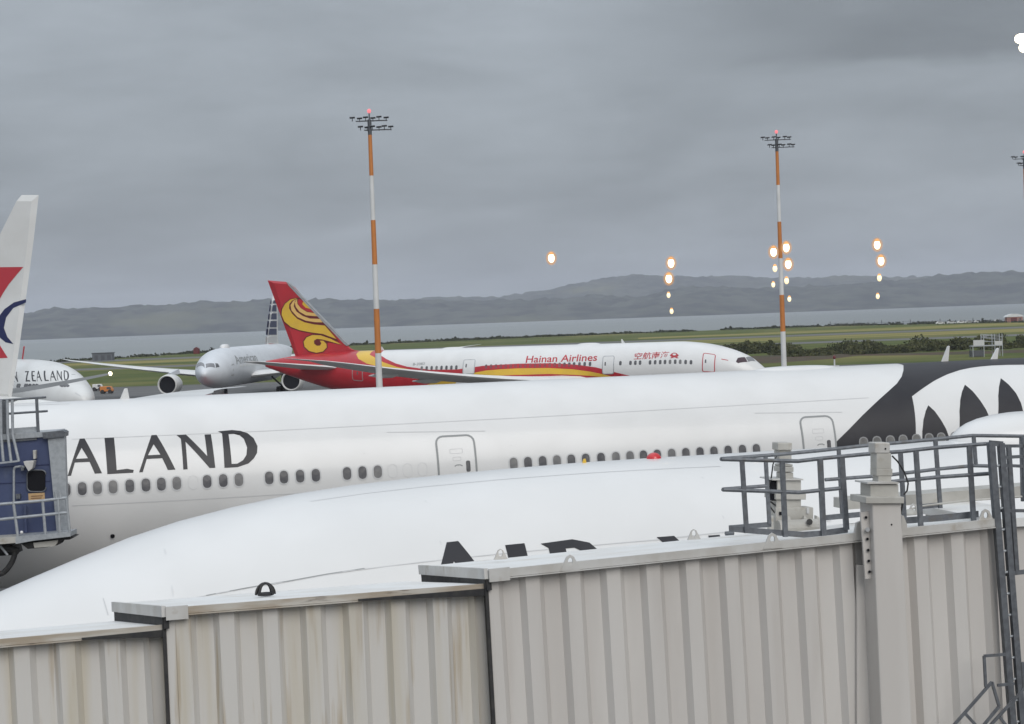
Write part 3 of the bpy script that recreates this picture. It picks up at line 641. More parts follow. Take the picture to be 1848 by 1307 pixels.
bm = text_bm('B-2083', 0.01); H.wrap('lettering', affine(bm, H.sv(745, 660), H.sv(766, 658.8), H.sv(746, 655.2)), M['line'], rH, .012)
H.plate('marking', rrect(*H.sv(1308, 649.3), .75, .10, .04, 2), M['crimson'], rH, .01)
vH = np.mean([H.sv(*z4(x, y))[1] for x, y in ((267, 350), (473, 344), (772, 336))])
for x in [z4(x, 0)[0] for x in (183, 267, 308, 347, 430, 473, 515, 555, 597, 640, 682, 727, 772)] + [z3(x, 0)[0] for x in (1420, 1460, 1505, 1548, 1593)] + [z3(727 + 40.8 * i, 0)[0] for i in range(17)] + [z3(190 + 41.2 * i, 0)[0] for i in range(8)]:
    yv = 664.5 - (x - 760) * .0245
    cabin_window(H, rH, H.sv(x, yv)[0], vH, .30, .50, False)
for (xa, xb, ya, yb, lm, dm) in ((1089.5, 1107, 643.5, 674, 'rim', 'white'), (1270.5, 1289, 638, 671, 'crimson', 'white'), (838, 855.5, 650, 674, 'rim', 'white'), (637, 654.5, 663, 687, 'rim', 'red')):
    a0, v0 = H.sv(xa, ya + .3); a1, v1 = H.sv(xb, yb)
    door_on(H, rH, (a0 + a1) / 2, (v0 + v1) / 2, abs(a0 - a1), abs(v0 - v1), M[dm], M[lm] if lm != 'rim' else M['metal'], .085, (.33 if dm != 'red' else .0, .1, .16, .42), .14, False, .026)
H.decal('cockpit_window', [hv([z4(*p) for p in ((1147, 338), (1163, 306), (1222, 300), (1245, 340), (1165, 350))])], M['pane_red'], rH, .02, .1, .2)
H.decal('cockpit_window', [hv([z4(*p) for p in ((1228, 303), (1284, 303), (1310, 336), (1252, 339))])], M['pane_grey'], rH, .02, .1, .2)
# fin with its swirl
fo = [H.onplane(*z2(*p)) for p in ((120, 137), (290, 150), (330, 175), (600, 460), (870, 745), (905, 778), (960, 805), (1060, 822), (1060, 870), (400, 900))]
H.fin('tail_fin', rH, M['red'], fo, .20)
LT = .225
def fd(nm, pts, mt, lat=LT, p2=None): return H.findecal(nm, [[H.onplane(*z2(*p), lat) for p in pts]] + ([[H.onplane(*z2(*p), lat) for p in p2]] if p2 else []), mt, rH, lat)
MB().prism([H.pt(*(lambda q: (q[0], .235, q[1]))(H.onplane(*z2(*p), .2))) for p in ((300, 152), (335, 175), (610, 465), (880, 745), (868, 757), (840, 735), (585, 470), (318, 185))], H.y * -.47).build('leading_edge', M['metal'], rH)
sw1 = [(400, 303), (335, 318), (285, 358), (257, 410), (252, 462), (278, 524), (338, 575), (420, 606), (520, 626), (640, 642), (770, 690), (660, 563), (560, 553), (470, 533), (400, 500), (350, 450), (322, 400), (325, 360), (350, 328)]
fd('swirl_outline', [(400, 298), (330, 312), (278, 354), (248, 408), (243, 464), (270, 530), (333, 584), (418, 616), (520, 636), (640, 655), (800, 720), (640, 520), (560, 445), (430, 305)], M['maroon'], LT - .006)
fd('swirl', sw1, M['yellow'])
fd('swirl', [(400, 309), (362, 330), (336, 370), (345, 420), (400, 482), (480, 517), (570, 531), (640, 533), (612, 500), (520, 497), (450, 472), (392, 430), (366, 382), (377, 335)], M['peach'])
fd('swirl', [(402, 311), (376, 345), (386, 388), (420, 432), (480, 466), (590, 476), (562, 446), (490, 435), (432, 398), (402, 360), (398, 332)], M['peach'])
fd('swirl_ground', [(412, 312), (402, 345), (425, 390), (485, 428), (556, 443), (440, 318)], M['red'], LT + .003)
fd('swirl', [(455, 335), (447, 362), (478, 394), (526, 408), (470, 345)], M['yellow'], LT + .006)
sp1 = [(820, 744), (720, 690), (620, 655), (540, 653), (488, 675), (460, 715), (468, 762), (510, 802), (580, 820), (642, 807), (678, 770), (674, 735), (645, 706), (612, 706), (628, 730), (614, 752), (585, 754), (560, 735), (556, 706), (585, 688), (640, 695), (720, 716)]
fd('swirl_outline', [(825, 748), (720, 682), (620, 646), (538, 644), (480, 668), (450, 713), (459, 768), (505, 812), (580, 830), (648, 816), (688, 772), (683, 730), (700, 722)], M['maroon'], LT - .006)
fd('swirl', sp1, M['yellow'])
# wing, tailplane
H.wing('wing', rH, M['wing'], 1, 19.0, 12.0, 3.9, 41.2, 2.0, 7.9, 28.8, 2.2, .10, 14, 1.5, .88)
tl = H.wing('tailplane', rH, M['wing'], 1, 50.5, 6.0, 6.0, 57.6, 2.0, 7.3, 9.9, 1.0, .09, 6, 1.0)
H.wing('wing', rH, M['wing'], -1, 19.0, 12.0, 3.9, 39.2, 2.0, 6.4, 28.8, 2.2, .10, 10, 1.5, .88)
H.wing('tailplane', rH, M['wing'], -1, 51.5, 6.0, 5.6, 58.6, 2.0, 6.6, 9.9, 1.0, .09, 6, 1.0)
for q in (.42, .62): # flap-track fairings under the wing
    yy = 2.2 + 26.6 * q; xx = 19 + 20.2 * q + (12 - 10 * q) * .7; zz = 3.9 + 4.0 * q**1.5 - .25
    b = MB(); n = 8; vs = []
    for (u, r_) in ((0, .04), (.8, .28), (2.2, .3), (3.6, .04)):
        for i in range(n): a = 2 * math.pi * i / n; vs.append(H.pt(xx + u, yy + r_ * .6 * math.cos(a), zz + r_ * math.sin(a)))
    b.add(vs, [(j * n + i, j * n + (i + 1) % n, (j + 1) * n + (i + 1) % n, (j + 1) * n + i) for j in range(3) for i in range(n)]).build('flap_fairing', M['wing'], rH, smooth=True)
# belly fairing
b = MB(); vs = []; fs = []; n = 20
for (x, k, d) in ((17, .2, .0), (20, .8, .35), (25, 1, .55), (31, 1, .55), (35, .8, .3), (38, .2, .0)):
    for i in range(n):
        a = math.pi * (1.0 + i / (n - 1)); vs.append(H.pt(x, (2.75 + d) * math.cos(a) * (1 if k > .5 else .8), 4.2 + (2.2 + d) * math.sin(a) * (1 if k > .5 else .8)))
for j in range(5):
    for i in range(n - 1): fs.append((j * n + i, j * n + i + 1, (j + 1) * n + i + 1, (j + 1) * n + i))
b.add(vs, fs).build('belly_fairing', M['white_old'], rH, smooth=True)
for x in (818, 1063): # crown fairings
    H.dome('radome', rH, M['white'], H.onplane(x, 628)[0], 1.5, .6, .13)
for (x, y) in ((1128, 619), (694, 634)): H.blade('aerial', rH, M['white_old'], H.onplane(x, y)[0], .45, .4, .15, .3)

# ---- the silver airliner nose-on behind it
bA = R(5.6); nS = at(367, 676, 300)
S = Plane((nS.x, nS.y), (math.sin(bA), math.cos(bA)), -1, 5.1, NOSE_T + [(50, 3.1), (60, 2.6), (64, 2.2)], NOSE_B + [(44, -3.1), (54, -1.2), (64, 1.4)], NOSE_W + [(46, 3.1), (56, 1.7), (64, .3)], rm=3.1, yr=(280, 400))
rS = empty('airliner', S.pt(28, 0, 0))
tag(rS, 'silver airliner seen nose-on with striped tail fin, behind the red-tailed airliner', 'airliner')
S.skin(M['silver'], rS)
S.dome('radome', rS, M['white'], 14, 1.6, .75, .55)
for yd in (-1, 1):
    S.wing('wing', rS, M['white_old'], yd, 20, 12.5, 3.5, 43.5, 1.9, 6.9, 37.0, 2.4, .10, 12, 1.2, .9)
    S.wing('tailplane', rS, M['white_old'], yd, 54, 6.0, 5.8, 60.5, 2.0, 6.9, 10.6, 1.0, .08, 5)
    b = MB(); vs = []; n = 28; cz = 2.55; cy = 10.0 * yd
    for (u, r_) in ((16.1, 1.32), (15.75, 1.37), (15.6, 1.44), (15.9, 1.58), (17.2, 1.70), (19.2, 1.55), (21.4, 1.05)):
        for i in range(n): a = 2 * math.pi * i / n; vs.append(S.pt(u, cy + r_ * math.cos(a), cz + r_ * math.sin(a)))
    b.add(vs, [(j * n + i, j * n + (i + 1) % n, (j + 1) * n + (i + 1) % n, (j + 1) * n + i) for j in range(6) for i in range(n)])
    e = b.build('engine', M['white_old'], rS, smooth=True)
    MB().add([S.pt(16.1, cy + 1.33 * math.cos(2 * math.pi * i / n), cz + 1.33 * math.sin(2 * math.pi * i / n)) for i in range(n)], [tuple(range(n))]).build('intake', M['dark'], e)
    MB().prism([S.pt(17, cy - .2, 4.35), S.pt(22.5, cy - .2, 4.9), S.pt(23.5, cy - .2, 4.1), S.pt(19, cy - .2, 4.0)], S.y * .4).build('pylon', M['silver'], rS)
    b = MB(); b.tube(S.pt(31.5, 5.4 * yd, 3.4), S.pt(31.5, 5.4 * yd, .6), .3); b.tube(S.pt(31.5, 3.4 * yd, 3.0), S.pt(31.5, 5.2 * yd, 1.3), .14)
    g = b.build('landing_gear', M['rubber'], rS)
    for dx in (-1.45, 0, 1.45):
        for dy in (-.55, .55): MB().tube(S.pt(31.5 + dx, 5.4 * yd + dy - .25, .66), S.pt(31.5 + dx, 5.4 * yd + dy + .25, .66), .66, n=16).build('wheel', M['rubber'], g)
b = MB(); b.tube(S.pt(6.2, 0, 2.6), S.pt(6.2, 0, .5), .16); g = b.build('landing_gear', M['galv_pale'], rS)
for dy in (-.4, .4): MB().tube(S.pt(6.2, dy - .18, .53), S.pt(6.2, dy + .18, .53), .53, n=16).build('wheel', M['rubber'], g)
fo = [S.onplane(*z2(*p)) for p in ((112, 800), (112, 745), (165, 330), (188, 190), (222, 190), (206, 420), (205, 700), (216, 760), (236, 790), (236, 830))]
S.fin('tail_fin', rS, M['white_old'], fo, .25)
for lat in (-.27, .27):
    for (pts, mt_) in ([((167, 370), (204, 370), (204, 430), (160, 430)), 'navy'], [((158, 448), (206, 448), (206, 505), (151, 505)), 'navy'], [((147, 520), (206, 520), (206, 580), (140, 580)), 'navy'], [((136, 592), (206, 592), (206, 650), (131, 650)), 'navy'], [((176, 325), (204, 325), (204, 355), (170, 355)), 'navy'], [((130, 668), (206, 668), (206, 722), (126, 722)), 'rim'], [((126, 732), (206, 735), (206, 765), (175, 752)), 'crimson']):
        S.findecal('fin_bar', [[S.onplane(*z2(*p), -.27) for p in pts]], M[mt_], rS, lat)
S.side = 1 if S.y.dot(Vector((1, 0, 0))) > 0 else -1
vv = [S.sv(x, y) for x, y in ((428, 655.5), (466, 652.5), (428, 645))]
sgn = S.sv(428, 652)[0]
bm = text_bm('American', 0.01); S.wrap('lettering', affine(bm, (9.0, .55), (23.5, .55), (9.0, 2.1)), M['line'], rS, .02, .5, 2)
for i in range(34): S.plate('window', rrect(11 + i * 1.06, .25, .5, .42, .15, 2), M['wing'], rS, .012)
S.plate('door', rrect(7.2, -.15, 1.1, 2.0, .15, 3), M['metal'], rS, .02)
S.side = -1
for pts in (((355, 658), (368.5, 657.5), (369, 665), (355, 664.5)), ((371, 657.5), (386, 656.5), (387.5, 664), (371, 665)), ((388, 656), (393, 656.5), (396, 662.5), (389, 664))):
    S.decal('cockpit_window', [[S.sv(*p) for p in pts]], M['pane_grey'] if pts[0][0] < 388 else M['pane'], rS, .03, .1, .15)
S.side = 1

# ---- white airliner at the left, nose towards the terminal
aP = Vector((-.56, .83)).normalized(); nP = at(156, 716, 180)
P6 = Plane((nP.x, nP.y), tuple(aP), 1, 5.85, NOSE_T + [(50, 3.1), (60, 2.4)], NOSE_B + [(46, -3.1), (60, 1.0)], NOSE_W + [(46, 3.1), (60, .4)], rm=3.1, yr=(150, 260))
rP = empty('airliner', P6.pt(24, 0, 0))
tag(rP, 'white airliner with dark lettering at the left edge, nose towards the terminal', 'airliner')
P6.skin(M['white_old'], rP)
def q1(x, y): return (x / 8.4, 600 + y / 8.4)
for ch, x0, x1 in (('W', 100, 195), ('N', 205, 278), ('Z', 392, 460), ('E', 492, 548), ('A', 560, 640), ('L', 680, 746), ('A', 765, 862), ('N', 868, 950), ('D', 975, 1058)):
    if ch == 'W': continue
    yb = 752 - (x0 - 200) * .03
    a0 = P6.sv(*q1(x0, yb)); a1 = P6.sv(*q1(x1, yb)); t0 = P6.sv(*q1(x0 - 14, yb - 158 + (x0 - 200) * .006))
    glyph_on(P6, ch, a0, a1, t0, M['black'], rP)
for x in (270, 292, 385, 408, 455, 510, 560): P6.plate('window', rrect(*P6.sv(*q1(x, 808)), .55, .4, .15, 2), M['pane'], rP, .02)
for x in (940, 980, 1020): P6.plate('window', rrect(*P6.sv(*q1(x, 806)), .5, .55, .15, 2), M['pane'], rP, .02)
P6.seam([P6.sv(*q1(1085, 640)), P6.sv(*q1(1140, 638))], M['line'], rP, .09)
P6.plate('marking', rrect(*P6.sv(*q1(1180, 940)), .6, .3, .1, 2), M['faint'], rP, .02)
b = MB(); b.tube(P6.pt(15, .3, 9.0), P6.pt(14.4, .3, 10.2), .07); b.build('aerial', M['crimson'], rP)

# ---- tail of the airliner at the left edge
aC = Vector((.93, -.36)).normalized(); tC = at(127, 735, 88.0)
C = Plane((tC.x - aC.x * 40, tC.y - aC.y * 40), tuple(aC), -1, 5.9, [(0, 2.95), (30, 3.02), (36, 2.75), (40, 2.32)], [(0, -2.8), (22, -2.6), (40, 1.5)], [(0, 2.82), (24, 2.6), (34, 1.4), (40, .2)], rm=2.8, yr=(60, 120))
rC = empty('airliner', C.pt(33, 0, 0))
tag(rC, 'airliner at the left edge showing its white tail fin with red and navy curves', 'airliner')
C.skin(M['white_old'], rC)
fo = [C.onplane(*p) for p in ((39, 352), (70, 352), (60, 440), (48, 530), (33, 640), (20, 722), (-170, 722), (-120, 660), (-60, 545), (0, 425))]
C.fin('tail_fin', rC, M['white_old'], fo, .13)
def cd_(pts, mt): C.findecal('fin_marking', [[C.onplane(*p, -.14) for p in pts]], mt, rC, -.14)
cd_([(-70, 483), (42, 482), (30, 496), (16, 513), (5, 530), (-5, 548), (-40, 560)], M['crimson'])
cd_([(47, 540), (25, 546), (8, 558), (-4, 574), (-8, 592), (-2, 608), (10, 618), (24, 621), (13, 608), (7, 592), (11, 573), (24, 556), (47, 546)], M['navy'])
cd_([(-60, 600), (-8, 612), (4, 630), (14, 646), (-60, 650)], M['crimson'])
C.seam([(33, 1.0), (39, 2.2)], M['line'], rC, .03)
tp = at(196, 675, 101.5) - C.O; s1, y1, z1 = tp.dot(C.a), tp.dot(C.y), tp.z
rt = at(34, 709, 93) - C.O
C.wing('tailplane', rC, M['wing_dark'], 1, rt.dot(C.a) - 1.2, 2.1, rt.z, s1 - .3, .6, z1, y1, .8, .10, 6)
b = MB(); b.ball(at(199, 674.5, 101.5), .10, n=12); b.build('tip_light', M['warm'], rC, smooth=True)
tp = at(82, 717, 83) - C.O
C.wing('tailplane', rC, M['white_old'], -1, 33.0, 4.4, 8.35, tp.dot(C.a) - 1.2, 1.3, tp.z, abs(tp.dot(C.y)) + 2.0, .8, .10, 6)

# ------------------------------------------------------------------ light masts
def mast(px_top, py_top, Y, band, label, first_top):
    top = at(px_top, py_top, Y); k = FPX / Y; base = Vector((top.x, Y, 0)); H_ = at(px_top, first_top, Y).z
    root = empty('light_mast', base); tag(root, label, 'light mast', 'striped light masts on the apron')
    hb = band / k; z = H_; i = 0; r0, r1 = .25, .125
    rad = lambda zz: r0 + (r1 - r0) * zz / H_
    while z > 2.2:
        zb = max(z - hb, 1.8 if z - hb < 3.4 else z - hb)
        MB().tube((base.x, Y, zb), (base.x, Y, z), rad(zb), rad(z), n=20).build('pole_band', M['orange'] if i % 2 == 0 else M['mast_white'], root, smooth=False)
        smooth_angle(root.children[-1]) if root.children else None
        z = zb; i += 1
    MB().tube((base.x, Y, 0), (base.x, Y, z), .27, .26, n=20).build('mast_foot', M['galv_pale'], root)
    MB().tube((base.x, Y, H_), (base.x, Y, H_ + 1.2), .045, n=8).build('spike', M['lamp_case'], root)
    MB().tube((base.x, Y, H_ - .25), (base.x, Y, H_ + .75), .13, n=12).build('head_collar', M['lamp_case'], root)
    b = MB(); b.ball((base.x, Y, H_ + 1.30), .13, .13, .15, 12); b.build('beacon', M['beacon'], root, smooth=True)
    for (dz, x0, x1) in ((.90, -1.25, 1.35), (.30, -.72, 1.60)):
        b = MB(); b.bar((base.x + x0 + .35, Y, H_ + dz - .22), (base.x + x1 - .2, Y, H_ + dz - .22), .05); b.bar((base.x + x0 + .35, Y + .5, H_ + dz - .2), (base.x + x1 - .2, Y + .5, H_ + dz - .2), .045)
        b.bar((base.x, Y - .1, H_ + dz - .24), (base.x, Y + .6, H_ + dz - .24), .08)
        arm = b.build('crossarm', M['lamp_case'], root); nl = 6
        for j in range(nl):
            x = base.x + x0 + (x1 - x0) * (j + .35) / nl; yy = Y - .15 if j % 2 == 0 else Y + .45
            ax = (Vector((1, 0, .05)).normalized(), Vector((0, .97, -.24)).normalized(), Vector((0, .24, .97)).normalized())
            fl_ = MB().box((x, yy, H_ + dz), .34, .26, .035, ax).build('floodlight', M['lamp_case'], arm)
            fl_b = MB().bar((x, yy, H_ + dz), (x, yy + .05, H_ + dz - .24), .05)
            fl_b.build('bracket', M['lamp_case'], arm)
    return root
mast(666, 201, 130, 80, 'orange and white banded light mast in front of the red tailed airliner', 237)
mast(1401, 238, 158, 66, 'orange and white banded light mast right of the airliner nose, by the scrub', 268)
mast(1848.2, 276, 185, 58, 'orange banded light mast cut by the right edge of the picture', 300)

# ------------------------------------------------------------------ beige boarding bridge
TB = math.atan(0.25); eB = Vector((math.cos(TB), math.sin(TB), 0)); nB = Vector((-math.sin(TB), math.cos(TB), 0)); KZ = Vector((0, 0, 1))
def onwall(px, py, d=0.0):
    """point on the upright plane parallel to the bridge side, d metres behind its face"""
    o = Vector((0, 24.5, 0)) + nB * d; q = EYE - o; dr = ray(px, py); return EYE + dr * (-q.dot(nB) / dr.dot(nB))
br = empty('boarding_bridge', onwall(1590, 1300) * 1.0 - KZ * onwall(1590, 1300).z)
tag(br, 'beige corrugated telescopic boarding bridge with white roof along the bottom of the picture', 'boarding bridge')
WB = 3.5
PIT = .521
def panel_mesh(h, mt, name):
    """one corrugation of the side sheet: rib, flank, recess, flank"""
    prof = [(0, 0), (.175, 0), (.25, .09), (.455, .09), (PIT, 0)]; th = .012; vs = []; fs = []
    for z in (0, -h):
        for (u, d) in prof: vs.append((u, d, z))
    n = len(prof)
    for i in range(n - 1): fs.append((i, n + i, n + i + 1, i + 1))
    me = bpy.data.meshes.new(name); me.from_pydata(vs, [], fs); me.materials.append(mt); return me
def tunnel(pl_, pr_, pfl, setback, mt, drop, fascia_h, fmat, rib0, gasket=True, h=3.2, roof_over=.06, skew=0.0):
    """one telescoping tunnel: corners of the near roof edge and the far roof corner at the left end, all as seen"""
    a = onwall(*pl_, setback); b = onwall(*pr_, setback); ax = (b - a); ln = ax.length; ax.normalize(); up = nB.cross(ax) * -1 if nB.cross(ax).z < 0 else nB.cross(ax)
    up = (up * .55 + KZ * .45).normalized()
    far = nB * (WB - 2 * setback) - KZ * drop - ax * skew
    # body shell (inner liner) keeps the box closed
    sec = empty('tunnel_section', a, br)
    i0 = a + up * -.11 + nB * .10 - ax * .0; bx = MB()
    p = [i0, i0 + ax * ln, i0 + ax * ln + far - nB * .1, i0 + far - nB * .1]
    bx.add([q for q in p] + [q - up * h for q in p], [(0, 1, 2, 3), (4, 5, 6, 7), (0, 1, 5, 4), (1, 2, 6, 5), (2, 3, 7, 6), (3, 0, 4, 7)]).build('liner', mt, sec)
    me = panel_mesh(h, mt, 'wall_panel'); k = int(ln / PIT) + 1; x = rib0 - PIT
    rot = Matrix((ax, nB, up)).transposed().to_4x4()
    while x < ln - PIT * .3:
        if x > -.06 and x + PIT < ln + .03:
            o = bpy.data.objects.new('wall_panel', me); mw = rot.copy(); mw.translation = a + ax * x - up * (.02 + fascia_h * .5); put(o, sec, mw)
        x += PIT
    # end posts close the sheet
    e0 = max(rib0, .05)
    bp = MB(); c0 = a + ax * (e0 / 2) - up * (h / 2 + .02 + fascia_h * .5) + nB * .045; bp.box(c0, e0, .10, h, (ax, nB, up)); bp.build('end_post', mt, sec, bevel=.008)
    # roof sheet with a small overhang, lip along the near edge
    q0 = a - nB * roof_over + up * .0; rf = MB(); th = .05
    top = [q0, q0 + ax * ln, q0 + ax * ln + far + nB * roof_over * 2, q0 + far + nB * roof_over * 2]
    rf.add(top + [q - up * th for q in top], [(0, 1, 2, 3), (4, 5, 6, 7), (0, 1, 5, 4), (1, 2, 6, 5), (2, 3, 7, 6), (3, 0, 4, 7)]); rf.build('roof', M['roof'], sec)
    fz = MB(); fz.box(a + ax * (ln / 2) - nB * (roof_over + .012) - up * (fascia_h / 2 - .012), ln, .03, fascia_h, (ax, nB, up)); fz.box(a + ax * (ln / 2) - nB * (roof_over * .5) - up * (fascia_h - .0), ln, roof_over + .08, .015, (ax, nB, up)); fz.build('fascia', fmat, sec)
    if gasket:   # end frame and rubber seal over the smaller tunnel
        ef = MB(); fd_ = far.normalized(); L_ = (far + nB * .12).length; u2 = fd_.cross(ax).normalized(); u2 = u2 if u2.z > 0 else -u2
        c = a - nB * roof_over + (far + nB * .12) * .5; ef.box(c - u2 * .035 - ax * .03, L_, .05, .13, (fd_, ax, u2)); ef.build('end_frame', M['fascia'], sec)
        gk = MB(); gk.box(c - u2 * .165 + ax * .0, L_ - .04, .06, .15, (fd_, ax, u2)); gk.box(a - up * (h / 2 + .1) - ax * .022 + nB * .02, .04, .09, h, (ax, nB, up)); gk.build('rubber_seal', M['rubber'], sec)
        # upstand at the near corner
        MB().box(a + ax * .13 - nB * (roof_over + .03) + up * .01 - up * .06,   .26, .04, .16, (ax, nB, up)).build('corner_plate', M['fascia'], sec)
    return a, ax, up, ln, far, sec
T3 = tunnel((879, 1030), (1800, 936), None, 0.0, M['beige'], .34, .10, M['fascia'], .48 - PIT, skew=.10)
T2 = tunnel((298, 1098), (884, 1053), None, 0.13, M['beige_stain'], .34, .08, M['fascia_rust'], .11, skew=.42)
T1 = tunnel((-140, 1166), (303, 1127), None, 0.26, M['beige_stain'], .34, .08, M['fascia_rust'], .50, gasket=False)
# dark gap strips where the outer tunnels ride over the inner ones
for (T_, tA, tB) in ((T2, .58, 1.0), (T1, .64, 1.0)):
    a, ax, up, ln, far, sec = T_
    MB().add([a + ax * (ln * tA) - nB * .125 - up * .055, a + ax * (ln * tB) - nB * .125 - up * .045, a + ax * (ln * tB) - nB * .125 - up * .13, a + ax * (ln * tA) - nB * .125 - up * .075] +
             [a + ax * (ln * tA) - nB * .03 - up * .055, a + ax * (ln * tB) - nB * .03 - up * .045, a + ax * (ln * tB) - nB * .03 - up * .15, a + ax * (ln * tA) - nB * .03 - up * .075],
             [(0, 1, 2, 3), (4, 5, 6, 7), (0, 1, 5, 4), (1, 2, 6, 5), (2, 3, 7, 6), (3, 0, 4, 7)]).build('edge_seal', M['rubber'], sec)
# lifting eyes on the roof
def eye_lug(px, py, d, w=.24, h=.17, mt=None):
    c = onwall(px, py, d); b = MB(); n = 12; hole = [(.032 * math.cos(2 * math.pi * i / n), h * .58 + .045 * math.sin(2 * math.pi * i / n)) for i in range(n)]
    out = [(-w / 2, 0), (-w * .18, h * .86), (0, h), (w * .18, h * .86), (w / 2, 0)]
    bm = flat([[(x, y) for x, y in out], hole]); r = bmesh.ops.extrude_face_region(bm, geom=bm.faces[:])
    for v in [g_ for g_ in r['geom'] if isinstance(g_, bmesh.types.BMVert)]: v.co.z += .03
    for v in bm.verts: v.co = c + eB * v.co.x + KZ * v.co.y + nB * v.co.z
    bmesh.ops.recalc_face_normals(bm, faces=bm.faces); me = bpy.data.meshes.new('lifting_eye'); bm.to_mesh(me); bm.free(); me.materials.append(mt or M['fascia']); return put(bpy.data.objects.new('lifting_eye', me), br)
for (px, py, d, s_) in ((904, 1010, 2.2, .8), (1030, 1030, -.10, 1.1), (1253, 974, 2.2, .8), (1395, 990, -.10, 1.1), (1780, 946, -.06, 1.1), (1650, 930, 2.0, .9)): eye_lug(px, py, d, .24 * s_, .18 * s_)
# crossed black hoops on the roof
c = onwall(479, 1073, 1.6); b = MB()
for (u, v, k) in ((eB, nB, .0), (eB * .7 + nB * .7, KZ, 0), (eB * .7 - nB * .7, KZ, 0)):
    pts = [c + u * (.12 * math.cos(a)) + (KZ if k == 0 else v) * (.145 * math.sin(a)) for a in np.linspace(0, math.pi, 11)]; b.path(pts, .016, 6)
b.tube(c - KZ * .01, c + KZ * .02, .1, n=16); b.build('roof_hoop', M['rubber'], br)
# lift columns
def lx(px, py, d): return onwall(px, py, d)
def colbox(b, x0, x1, y0, y1, d, dep, mid=False):
    """upright box: corners of its near face as seen, at depth d, dep metres deep"""
    p = [lx(x0, y0, d), lx(x1, y0, d), lx(x1, y1, d), lx(x0, y1, d)]; return b.prism(p, nB * dep)
lc = empty('lift_column', lx(1612, 1300, -.35), br)
b = MB(); p = [lx(1574, 905, -.42), lx(1626, 900, -.42), lx(1652, 1420, -.42), lx(1596, 1420, -.42)]; b.prism(p, nB * .40); b.build('post', M['beige'], lc, bevel=.02)
b = MB(); p = [lx(1553, 925, -.30), lx(1574, 922, -.30), lx(1585, 1043, -.30), lx(1562, 1045, -.30)]; b.prism(p, nB * .03); bp_ = b.build('slotted_plate', M['beige'], lc)
for (x, y) in ((1563, 934), (1565.5, 973), (1567, 993), (1568, 1012.5), (1569.5, 1032)): MB().tube(lx(x, y, -.33), lx(x, y, -.29), .018, n=12).build('bolt_hole', M['dark'], bp_)
MB().tube(lx(1566, 956, -.38), lx(1566, 956, -.28), .03, n=8).build('pin', M['metal'], bp_)
MB().tube(lx(1609, 947, -.425), lx(1609, 947, -.40), .012, n=10).build('bolt_hole', M['dark'], lc)
b = MB(); colbox(b, 1547, 1570, 1020, 1320, -.06, .05); b.build('guide_channel', M['beige'], lc)
b = MB(); colbox(b, 1563, 1632, 897, 909, -.47, .5); b.build('flange', M['beige_box'], lc, bevel=.008)
b = MB(); colbox(b, 1571, 1622, 874, 898, -.38, .32); b.build('gear_case', M['beige_box'], lc, bevel=.01)
b = MB(); colbox(b, 1566, 1622, 870.5, 873.5, -.42, .4); b.build('top_plate', M['fascia'], lc)
b = MB(); colbox(b, 1585, 1609, 858, 871, -.30, .18); colbox(b, 1582, 1611, 846, 859, -.31, .2); b.build('coupling', M['beige_box'], lc, bevel=.008)
b = MB(); colbox(b, 1582, 1609, 818, 847, -.31, .2); b.build('motor', M['beige_box'], lc, bevel=.012)
b = MB(); colbox(b, 1579.5, 1606.5, 799, 818.5, -.32, .22); b.build('motor_cover', M['fascia'], lc, bevel=.015)
MB().tube(lx(1598, 810, -.33), lx(1598, 810, -.31), .012, n=8).build('bolt', M['dark'], lc)
b = MB(); b.path([lx(1610, 823, -.2), lx(1620, 833, -.2), lx(1632, 852, -.2), lx(1639, 872, -.2), lx(1637, 886, -.2), lx(1631, 893, -.2)], .011); b.path([lx(1630, 905, -.2), lx(1627, 918, -.2), lx(1624, 933, -.15)], .014); b.build('cable', M['rubber'], lc)
for (x0, x1, y0, y1) in ((1541, 1556, 944, 976), (1628, 1637, 935, 968)):
    b = MB(); b.prism([lx(x0, y1, -.10), lx(x0 + (6 if x0 < 1600 else 0), y0 + (0 if x0 < 1600 else -4), -.10), lx(x1 - (0 if x0 < 1600 else 6), y0 - 4, -.10), lx(x1, y0 + 12, -.10), lx(x1, y1 - 2, -.10)], nB * .06); b.build('gusset', M['fascia'], lc)
f2 = WB - .55
lc2 = empty('lift_column', lx(1440, 965, f2), br)
def cb2(nm, x0, x1, y0, y1, d, dep, mt='beige_box', bev=.01):
    b = MB(); colbox(b, x0, x1, y0, y1, d, dep); return b.build(nm, M[mt], lc2, bevel=bev)
cb2('motor_cover', 1404, 1430, 799, 813, f2 - .05, .24, 'beige_box', .015); cb2('motor', 1406, 1429, 813, 836, f2, .2)
cb2('coupling', 1407, 1431, 838, 842, f2, .2); cb2('coupling', 1407, 1432.5, 842.5, 852, f2 - .02, .24); cb2('coupling', 1410, 1432, 853, 866, f2, .2)
cb2('top_plate', 1394, 1450, 864.5, 867, f2 - .1, .5, 'fascia', 0); cb2('gear_case', 1403, 1446, 867, 890, f2 - .05, .4); cb2('flange', 1400, 1455, 890, 902, f2 - .08, .45)
cb2('switch_box', 1393, 1404, 868, 904, f2 - .02, .2, 'dark'); cb2('post', 1401, 1446, 902, 930, f2 - .03, .35)
cb2('bearing_block', 1400, 1468, 916, 962, f2 - .05, .3); cb2('bolt_hole', 1456, 1460.5, 917, 927, f2 - .075, .03, 'rim', 0); cb2('bolt_hole', 1407, 1411, 924, 930, f2 - .075, .03, 'dark', 0)
for (x, t_) in ((1396, -4), (1422, 4), (1451, 4), (1474, 4)):
    b = MB(); b.prism([lx(x, 965, f2 - .34), lx(x + t_ * 2.1, 965, f2 - .34), lx(x + t_ * 1.2, 934, f2 - .1), lx(x, 931, f2 - .1)], nB * .09); b.build('rib', M['beige_box'], lc2)
